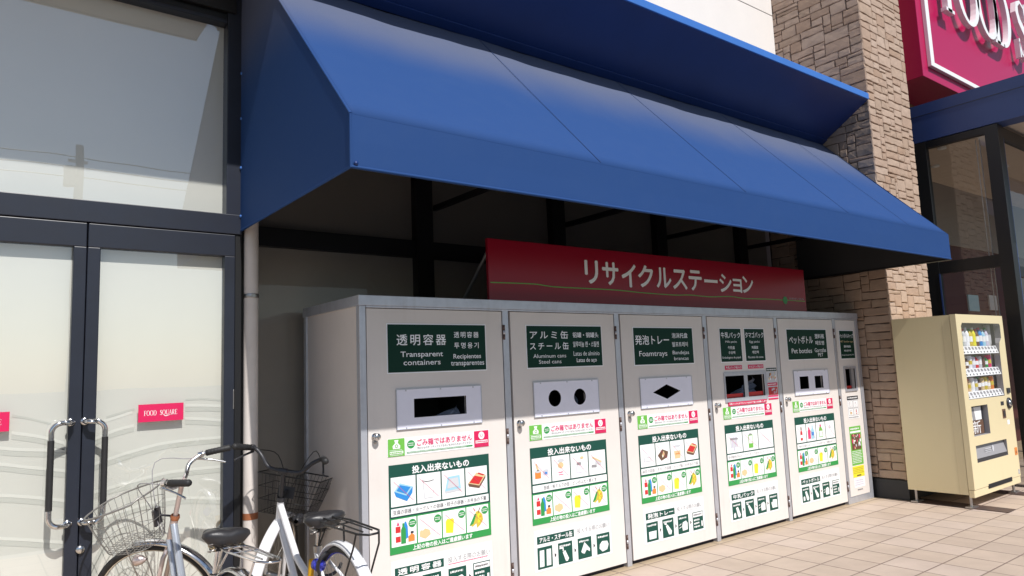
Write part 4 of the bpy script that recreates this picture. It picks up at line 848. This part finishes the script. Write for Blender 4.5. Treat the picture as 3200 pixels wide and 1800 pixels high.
# ================================================================== ENTRANCE
EX = 6.9
en = empty('entrance_vestibule', (8, -.5, 0), 'dark framed glass entrance with a navy canopy beam to the right of the pillar', 'entrance')
b = B(); b.box(EX, EX+.25, -2.0, .6, 3.80, 4.235, 'navy'); b.box(EX-.003, EX, -2.0, .6, 4.10, 4.106, 'frame'); b.box(EX+.25, 14, -2.0, -1.75, 3.80, 4.235, 'navy'); b.build('canopy_beam', en)
b = B(); b.box(EX+.25, 14, -1.75, .56, 4.06, 4.10, 'plinth'); b.build('canopy_roof', en)  # unseen top, added dark to stop bounce onto the shop sign
b = B(); b.box(EX+.25, 14, -1.75, .6, 3.84, 3.88, 'soffit'); b.build('soffit', en)
b = B(); b.box(EX, EX+.08, -.255, -.11, 0, 3.79, 'blackframe'); b.box(EX, EX+.14, -.975, -.85, 0, 3.79, 'blackframe'); b.box(EX+.01, EX+.08, -.85, -.255, 2.27, 2.40, 'blackframe'); b.box(EX+.01, EX+.08, -.85, -.255, 3.715, 3.79, 'blackframe'); b.box(EX-.003, EX+.001, -.265, -.25, 0, 2.27, 'navy'); b.box(PX1+.02, EX, -.06, .0, 0, 3.8, 'blackframe')
b.box(EX+.14, 14, -.96, -.90, 3.66, 3.79, 'blackframe'); b.box(EX+.14, EX+.17, -.97, -.91, 0, 3.66, 'navy'); b.box(EX+.17, 14, -.955, -.90, 2.16, 2.27, 'blackframe')
for x in (8.4, 9.9): b.box(x, x+.10, -.96, -.9, 0, 3.66, 'blackframe')
b.build('frame', en)
b = B(); b.add([(EX+.045,-.85,0),(EX+.045,-.255,0),(EX+.045,-.255,2.27),(EX+.045,-.85,2.27)], [(0,1,2,3)], 'panedark'); b.add([(EX+.045,-.85,2.40),(EX+.045,-.255,2.40),(EX+.045,-.255,3.715),(EX+.045,-.85,3.715)], [(0,1,2,3)], 'panedark'); b.build('side_pane', en)
b = B(); b.rect(EX+.17, 14, 0, 3.66, -.93, 'panedark'); b.build('front_pane', en)
b = B(); b.box(EX+.1, 14, .62, .66, 0, 2.95, 'maroon'); b.box(EX+.1, 14, .60, .66, 2.95, 3.84, 'inner'); b.box(10.01, 10.38, .60, .62, 2.0, 2.24, 'sky'); b.box(10.8, 11.1, .60, .62, 2.03, 2.26, 'lgrey'); b.build('inner_wall', en)
b = B()
for dx in (0, .035): b.tube([(EX+.12, -.72-dx, 3.70), (EX+.12, -.72-dx, .8)], .005, 'lgrey', 6)
b.build('blind_cord', en)
b = B()
for x, y in ((7.5, -.2), (8.3, .2), (9.2, -.3)): b.lathe([(.05, 0), (.05, -.02), (0, -.02)], (x, y, 3.84), (0,0,1), 'white', 16)
b.build('downlight', en)
# ---- magenta shop sign
fs = empty('shop_sign', (10, .3, 4.87), 'magenta shop sign box with raised white FOOD SQUARE letters above the entrance', 'sign')
b = B(); b.box(7.73, 13.2, .0, .56, 4.865, 8.2, 'mag'); b.build('sign_box', fs, bevel=.006)
b = B(); b.box(7.885, 7.985, -.05, -.002, 5.02, 8.1, 'white'); b.box(7.985, 13.05, -.05, -.002, 5.02, 5.055+.025, 'white'); b.build('border', fs, bevel=.004)
x = 8.33
for ch, xx in zip('FOODS', (8.33, 8.76, 9.46, 10.02, 11.02)):
    b = B(); letter(b, ch, xx, 5.865, 1.02, -.13, 'white', .92 if ch != 'F' else .8, .07); b.build('letter', fs)
b = B(); b.box(6.3, 14, .56, .70, 4.06, 8.5, 'sill'); b.build('upper_wall', bld)

# ================================================================== BICYCLES
def bike(label, x, y, yw, lean, S_, steer, E, C, style):
    xh, zh, zc, zg, xs, zsd, zf, zr, gb, hw = E
    root = empty('bicycle', (x, y, 0), label, 'bicycle', 'bicycles parked by the glass door', local=True)
    root.rotation_euler = (lean*-1, 0, yw); root.scale = (S_,)*3
    A = Vector((xh, 0, zh)); ax = Vector((-.17, 0, .47)).normalized(); RM = Matrix.Rotation(steer, 3, ax)
    st = lambda v: A+RM @ (v-A)
    R_ = .33; fx = xh+.17
    def wheel(cx, xf, fr):
        b = B(xf); b.tube([(cx+.305*math.cos(a*math.pi/24), 0, R_+.305*math.sin(a*math.pi/24)) for a in range(48)], .011, 'chrome', 8, True); rim = b.build('wheel', root)
        b = B(xf); b.tube([(cx+.318*math.cos(a*math.pi/24), 0, R_+.318*math.sin(a*math.pi/24)) for a in range(48)], .018, 'rubber', 10, True); b.build('tyre', rim)
        b = B(xf); b.tube([(cx, -.045, R_), (cx, .045, R_)], .016, 'steel', 10)
        for i in range(32):
            a = i*math.pi/16; q = a+(.5 if i % 2 else -.5); s_ = .03 if i % 4 < 2 else -.03
            b.tube([(cx+.018*math.cos(q), s_, R_+.018*math.sin(q)), (cx+.30*math.cos(a), 0, R_+.30*math.sin(a))], .0013, 'steel', 4, False, False)
        b.build('spokes', rim)
    wheel(0, None, 0); wheel(fx, st, 1)
    def arc(cx, r, a0, a1, wd, xf, k, name, n=26):
        b = B(xf); V = []
        prof = [(-wd, -.014), (-wd*.8, -.003), (0, .004), (wd*.8, -.003), (wd, -.014)]
        for i in range(n+1):
            a = math.radians(a0+(a1-a0)*i/n)
            V += [(cx+(r+h)*math.cos(a), q, R_+(r+h)*math.sin(a)) for q, h in prof]
        b.add(V, [(i*5+j, i*5+j+1, (i+1)*5+j+1, (i+1)*5+j) for i in range(n) for j in range(4)], k, True)
        return b.build(name, root, solid=.002)
    white = style == 'white'
    arc(0, .352, 20, 205, .029, None, C['fend'], 'mudguard')
    arc(fx, .352, 80 if not white else 75, 190, .029 if not white else .032, st, C['fend'], 'mudguard')
    # frame
    F1 = B(); hb = A-ax*.155          # bottom of head tube
    F1.tube([tuple(A-ax*.01), tuple(hb)], .0195, C['head'], 14)
    bb = Vector((.385, 0, .275)); tr = .0205
    top = A-ax*.035; low = A-ax*.125
    F1.tube([tuple(top), (.52*xh+.21, 0, .49), (.36, 0, .40)] if not white else [tuple(top), (.50*xh+.2, 0, .50), (.34, 0, .38)], tr*.9, C['frame'], 14)
    F1.tube([tuple(low), (.5*xh+.24, 0, .37), tuple(bb)], tr, C['frame'], 14)
    stop = Vector((xs+.02, 0, .60))
    F1.tube([tuple(bb), tuple(stop)], .016, C['seat'], 12)
    for s_ in (-1, 1):
        F1.tube([(bb.x, s_*.03, bb.z), (0, s_*.06, R_)], .0095, C['frame'], 8); F1.tube([(stop.x, s_*.014, stop.z-.02), (.10, s_*.05, .48), (0, s_*.06, R_)], .008, C['frame'], 8)
    F1.lathe([(.03, -.05), (.03, .05)], bb, (0,1,0), 'steel', 12); F1.build('frame', root)
    # fork, stem
    b = B(st); b.tube([tuple(hb), tuple(hb-ax*.03)], .022, C['fork'], 10)
    for s_ in (-1, 1): b.tube([tuple(hb-ax*.02+Vector((0, s_*.02, 0))), tuple(hb-ax*.05+Vector((0, s_*.048, 0))), (fx-.05, s_*.052, R_+.13), (fx, s_*.052, R_)], [.013, .012, .011, .009], C['fork'], 10)
    b.build('fork', root)
    cl = Vector((xh-.36*(zc-zh), 0, zc))
    b = B(st); b.tube([tuple(A), tuple(cl)], .0125, C['stem'], 12); b.lathe([(.021, -.012), (.024, 0), (.021, .014)], A, ax, C['ring'], 14); b.tube([(cl.x, -.025, cl.z), (cl.x, .025, cl.z)], .017, C['stem'], 12); b.build('stem', root)
    b = B(st)
    for s_ in (-1, 1):
        g1 = Vector((xh-gb, s_*hw, zg)); g0 = g1+Vector((.125, -s_*.045, -.004))
        P = [cl, cl+Vector((.012, s_*.05, .0)), cl+Vector((.02, s_*.10, .012)), cl+Vector((.02, s_*.145, (zg-zc)*.6)), Vector((g0.x+.035, s_*(hw-.075), zg-.012)), g0+Vector((.012,-s_*.006,0)), g0]
        Q = []
        for i in range(len(P)-1):
            p0, p1, p2, p3 = P[max(i-1, 0)], P[i], P[i+1], P[min(i+2, len(P)-1)]
            for t in (0, .25, .5, .75): Q.append(.5*((2*p1)+(p2-p0)*t+(2*p0-5*p1+4*p2-p3)*t*t+(3*p1-p0-3*p2+p3)*t**3))
        Q.append(P[-1]); b.tube([tuple(q) for q in Q], .0115, C['bar'], 12)
    bar = b.build('handlebar', root)
    for s_ in (-1, 1):
        g1 = Vector((xh-gb, s_*hw, zg)); g0 = g1+Vector((.125, -s_*.045, -.004)); d = (g1-g0).normalized()
        b = B(st); b.lathe([(.012, 0), (.017, .004), (.0165, .06), (.0175, .122), (.013, .131), (0, .132)], g0, d, 'rubber', 14)
        for i in range(6): b.lathe([(.0165, .015+.016*i), (.0182, .019+.016*i), (.0165, .023+.016*i)], g0, d, 'rubber', 14)
        b.build('grip', bar)
        b = B(st); o = g0-d*.025; b.lathe([(.018, -.012), (.018, .012)], o, d, C['lev'], 12); b.tube([tuple(o), tuple(o+Vector((.022, 0, -.022))), tuple(o+Vector((.012, 0, -.034))+d*.03), tuple(o+d*.075+Vector((.012, 0, -.05))), tuple(o+d*.118+Vector((.002, s_*.004, -.075)))], [.011, .009, .006, .0055, .006], C['lev'], 8)
        b.build('brake_lever', bar)
    b = B(st)
    for s_ in (-1, 1):
        g0 = Vector((xh-gb+.14, s_*(hw-.05), zg-.02)); mid = A+Vector((.11, s_*.10, zg-zh+.01 if s_ < 0 else zg-zh-.04))
        P = [g0, g0+Vector((.06, -s_*.03, .005)), mid, A+Vector((.10, s_*.02, .06)), A+Vector((.06, s_*.015, -.12))]
        Q = []
        for i in range(len(P)-1):
            p0, p1, p2, p3 = P[max(i-1, 0)], P[i], P[i+1], P[min(i+2, len(P)-1)]
            for t in (0, .25, .5, .75): Q.append(.5*((2*p1)+(p2-p0)*t+(2*p0-5*p1+4*p2-p3)*t*t+(3*p1-p0-3*p2+p3)*t**3))
        b.tube([tuple(q) for q in Q], .0026, 'rubber' if white else 'grey', 6)
    b.build('brake_cable', root)
    # saddle
    b = B(); n = 26; m = 20; V = []
    for i in range(n+1):
        t = i/n; px = xs+.150-.285*t
        e0 = math.sqrt(max(0, 1-(1-min(1, t/.10))**2)); e1 = math.sqrt(max(0, 1-(max(0, t-.84)/.16)**2)); e = max(.02, min(e0, e1))
        wd = (.030+.078/(1+math.exp(-(t-.56)*13)))*max(.05, e)
        zc_ = zsd-.030-.016*(1-t)**2+.012*t; hb_ = (.030+.016*t)*e; ht_ = (.024+.012*t)*e
        for j in range(m):
            a = 2*math.pi*j/m; c_, s_ = math.cos(a), math.sin(a)
            q = math.copysign(abs(c_)**.75, c_)*wd; zz = zc_+(ht_ if s_ > 0 else hb_)*math.copysign(abs(s_)**.65, s_)
            if s_ > 0 and t > .35: zz -= .007*e*math.exp(-(q/.016)**2)
            V.append((px, q*(1 if s_ > -.3 else .86), zz))
    b.add(V, [(i*m+j, i*m+(j+1) % m, (i+1)*m+(j+1) % m, (i+1)*m+j) for i in range(n) for j in range(m)]+[tuple(range(m-1, -1, -1)), tuple(n*m+j for j in range(m))], 'vinyl', True)
    sdl = b.build('saddle', root)
    b = B(); b.tube([(stop.x, 0, stop.z-.02), (xs-.0, 0, zsd-.07)], .0125, 'chrome', 12); b.lathe([(.022, -.02), (.022, .015)], stop, (0,0,1), 'steel', 12); b.build('seat_post', root)
    b = B()
    for s_ in (-1, 1):
        b.tube([(xs+.12, s_*.012, zsd-.045), (xs+.05, s_*.025, zsd-.085), (xs-.06, s_*.035, zsd-.085), (xs-.10, s_*.06, zsd-.06)], .0035, 'steel' if white else 'tan', 6)
        b.tube([(xs-.095+.017*math.cos(a*.7), s_*.062+.017*math.sin(a*.7), zsd-.085+.0055*a*.55) for a in range(20)], .0032, 'steel', 5)
    b.box(xs-.03, xs+.03, -.03, .03, zsd-.095, zsd-.07, 'black'); b.build('saddle_spring', sdl)
    # rear rack
    zk = zr+.045; x0, x1 = xs-.10, -.34; rk = C['rack']; b = B()
    b.tube([(x0, .02, zk-.01), (x0-.06, .05, zk), (x0-.16, .062, zk), (x1+.05, .05, zk+.004), (x1, .022, zk+.004), (x1, -.022, zk+.004), (x1+.05, -.05, zk+.004), (x0-.16, -.062, zk), (x0-.06, -.05, zk), (x0, -.02, zk-.01)], .005, rk, 8)
    for yy in (-.022, .022): b.tube([(x0-.02, yy, zk+.006), (x1+.06, yy, zk+.008)], .004, rk, 6)
    for xx in (x0-.08, x0-.2): b.tube([(xx, -.055, zk), (xx, .055, zk)], .004, rk, 6)
    for s_ in (-1, 1): b.tube([(x1+.06, s_*.055, zk), (x1+.08, s_*.062, zk-.06), (.0, s_*.07, R_+.01)], .0045, rk, 6)
    b.tube([(-.02, 0, zk), (-.02, 0, R_+.36)], .005, rk, 6); b.tube([(stop.x, 0, stop.z), (x0, .018, zk-.01)], .005, rk, 6); b.tube([(stop.x, 0, stop.z), (x0, -.018, zk-.01)], .005, rk, 6); b.build('rear_rack', root)
    for s_ in (-1, 1):
        b = B(); b.tube([(-.362*.92, s_*.028, R_+.12), (0, s_*.065, R_)], .003, 'steel', 6); b.build('mudguard_stay', root)
    b = B(); a = math.radians(162); px, pz = .37*math.cos(a), R_+.37*math.sin(a); b.lathe([(0, 0), (.026, 0), (.03, .006), (.03, .022), (.02, .03), (0, .032)], (px, 0, pz+.02), (-1, 0, -.1), 'refl', 16); b.build('reflector', root)
    # cranks and kickstand, rear brake
    b = B(); b.tube([(bb.x, .06, bb.z), (bb.x+.10, .065, bb.z-.13)], .01, 'steel', 8); b.tube([(bb.x, -.06, bb.z), (bb.x-.10, -.065, bb.z+.13)], .01, 'steel', 8); b.box(bb.x+.06, bb.x+.15, .07, .14, bb.z-.145, bb.z-.12, 'rubber'); b.box(bb.x-.15, bb.x-.06, -.14, -.07, bb.z+.12, bb.z+.145, 'amber' if not white else 'rubber'); b.build('pedals', root)
    b = B(); b.lathe([(.085, -.002), (.085, .002)], bb+Vector((0, -.05, 0)), (0,1,0), 'steel', 28); b.build('chain_wheel', root)
    b = B()
    for s_ in (-1, 1): b.tube([(0, s_*.075, R_), (-.08, s_*.13, .012), (-.08, s_*.06, .008)], .007, 'steel', 8)
    b.build('kickstand', root)
    # ring lock round the rear wheel
    b = B(); q = Vector((.165, 0, R_+.225)); 
    b.tube([tuple(q+Vector((-.02*math.cos(a*.3), .062*math.sin(a*.3), .062*math.cos(a*.3)))) for a in range(1, 16)], .009, 'black' if white else 'chrome', 8); b.build('ring_lock', root)
    if white:
        b = B(); b.lathe([(0, -.02), (.026, -.02), (.03, 0), (.026, .03), (0, .03)], (.19, .045, .55), (1, .4, .2), 'blueshine', 14); b.build('lock_body', root)
        b = B(); b.tube([(xs+.055, .02, .54), (xs+.10, .02, .40)], .017, 'amber', 8); b.build('registration_sticker', root)
    # basket
    if not white:
        b = B(st); ccx, ccz = xh+.217, zh-.112; n = 26
        lv = [(0, .120, .135), (.055, .135, .148), (.11, .148, .160), (.17, .160, .172), (.235, .172, .186)]
        def ring(t, i):
            (h0, a0_, b0_) = lv[t]; an = 2*math.pi*i/n; sx = math.copysign(abs(math.cos(an))**.72, math.cos(an)); sy = math.copysign(abs(math.sin(an))**.72, math.sin(an))
            return Vector((ccx+.02*h0/.235+a0_*sx, b0_*sy, ccz+h0-(.040*sx*h0/.235)+(.012 if sx < -.8 and t == 4 else 0)))
        for t in range(5): b.tube([tuple(ring(t, i)) for i in range(n)], .0048 if t == 4 else .0016, 'wire', 6, True)
        for i in range(n): b.tube([tuple(ring(t, i)) for t in range(5)], .0015, 'wire', 5, False, False)
        for i in range(-5, 6):
            yy = i*.023; hx = .118*(1-(abs(yy)/.135)**2.6)**(1/2.6); b.tube([(ccx-hx, yy, ccz), (ccx+hx, yy, ccz)], .0015, 'wire', 5, False, False)
            xx = i*.021; hy = .132*(1-(abs(xx)/.120)**2.6)**(1/2.6); b.tube([(ccx+xx, -hy, ccz), (ccx+xx, hy, ccz)], .0015, 'wire', 5, False, False)
        bk = b.build('basket', root)
        b = B(st); b.box(xh+.085, xh+.10, -.035, .03, zh-.03, zh+.055, 'black'); b.tube([(xh+.07, 0, zh+.02), (xh+.02, 0, zh+.01)], .006, 'black', 6); b.tube([(xh+.095, .0, zh+.05), (xh+.075, .02, zh+.075)], .008, 'black', 6); b.build('basket_bracket', bk)
        b = B(st); b.tube([(fx, .05, R_), (ccx+.02, .07, ccz)], .0035, 'steel', 6); b.tube([(fx, -.05, R_), (ccx+.02, -.07, ccz)], .0035, 'steel', 6); b.tube([(fx, .0, R_+.352), (ccx-.03, .0, ccz)], .008, 'steel', 6); b.build('basket_stay', bk)
        b = B(st); b.lathe([(.006, 0), (.022, .02), (.03, .05), (.026, .06), (0, .058)], (fx-.03, .075, R_+.285), (1, 0, 0), 'bpink', 14); b.build('head_lamp', root)
    else:
        b = B(st); x0, x1, z0, z1 = xh+.075, xh+.33, zh-.10, zh+.115; yb, yt = .135, .185
        co = lambda t: [(x0, -(yb+(yt-yb)*t)), (x1+.05*t, -(yb+(yt-yb)*t)), (x1+.05*t, yb+(yt-yb)*t), (x0, yb+(yt-yb)*t)]
        for t in (0, .33, .66, 1):
            z = z0+(z1-z0)*t; c = co(t); b.tube([(p, q, z) for p, q in c], .004 if t == 1 else .0022, 'bwire', 6, True)
        for e in range(4):
            for i in range(16):
                f = i/16; L = [Vector((co(t)[e][0]*(1-f)+co(t)[(e+1) % 4][0]*f, co(t)[e][1]*(1-f)+co(t)[(e+1) % 4][1]*f, z0+(z1-z0)*t)) for t in (0, 1)]
                b.tube(L, .0012, 'bwire', 5, False, False)
        for i in range(11): f = i/10; b.tube([(x0, -yb+2*yb*f, z0), (x1, -yb+2*yb*f, z0)], .0014, 'bwire', 5, False, False)
        for i in range(7): f = i/6; b.tube([(x0+(x1-x0)*f, -yb, z0), (x0+(x1-x0)*f, yb, z0)], .0014, 'bwire', 5, False, False)
        bk = b.build('basket', root)
        b = B(st); b.box(x0-.012, x0-.004, -.05, .045, zh-.0, zh+.065, 'black'); b.box(xh-.0, x0-.004, -.012, .012, zh+.02, zh+.045, 'black'); b.build('basket_bracket', bk)
        b = B(st); b.lathe([(.012, -.02), (.03, 0), (.032, .05), (.03, .055), (0, .055)], (fx-.06, -.085, R_+.33), (1, 0, .1), 'black', 14); b.build('head_lamp', root)
    return root
bike('silver city bicycle with a rounded grey wire basket in front of the glass door', -.861, -.601, 1.653, -.071, .930, .892,
     (.874, .791, .970, 1.053, .249, .816, .640, .715, .233, .264), dict(frame='bsilver', head='bpink', seat='bpink', fork='bpink', stem='bpink', ring='copper', bar='chrome', lev='chrome', rack='chrome', fend='chrome'), 'silver')
bike('white city bicycle with a black box basket leaning by the first locker', -.323, -.528, 1.556, .035, .946, -.695,
     (.851, .782, .942, 1.045, .294, .783, .66, .722, .189, .26), dict(frame='bwhite', head='bwhite', seat='bwhite', fork='bwhite', stem='black', ring='black', bar='black', lev='black', rack='bwire', fend='bwhite'), 'white')

# ---- utility pole across the car park, seen mirrored in the window
up = empty('utility_pole', (.85, -20, -.13), 'grey utility pole with overhead wires mirrored in the upper frosted window', 'utility pole')
b = B(); b.lathe([(.17, 0), (.11, 8.9)], (.85, -20, -.13), (0,0,1), 'concrete', 14); b.build('pole', up)
b = B(); b.box(.55, 1.05, -20.04, -19.96, 8.25, 8.33, 'steel'); b.lathe([(.17, 0), (.18, .6), (0, .65)], (.62, -20, 7.5), (0,0,1), 'concrete', 14); b.build('crossarm', up)
b = B()
for z, xo in ((8.42, 0), (8.1, .3), (7.8, .6)): b.tube([(-26+x_*1.0, -20, z-.5*(1-((x_-27)/27)**2 if x_ < 27 else 1-((x_-27)/27)**2)*.0) for x_ in range(0, 60, 6)], .016, 'black', 5)
b.build('wire', up)
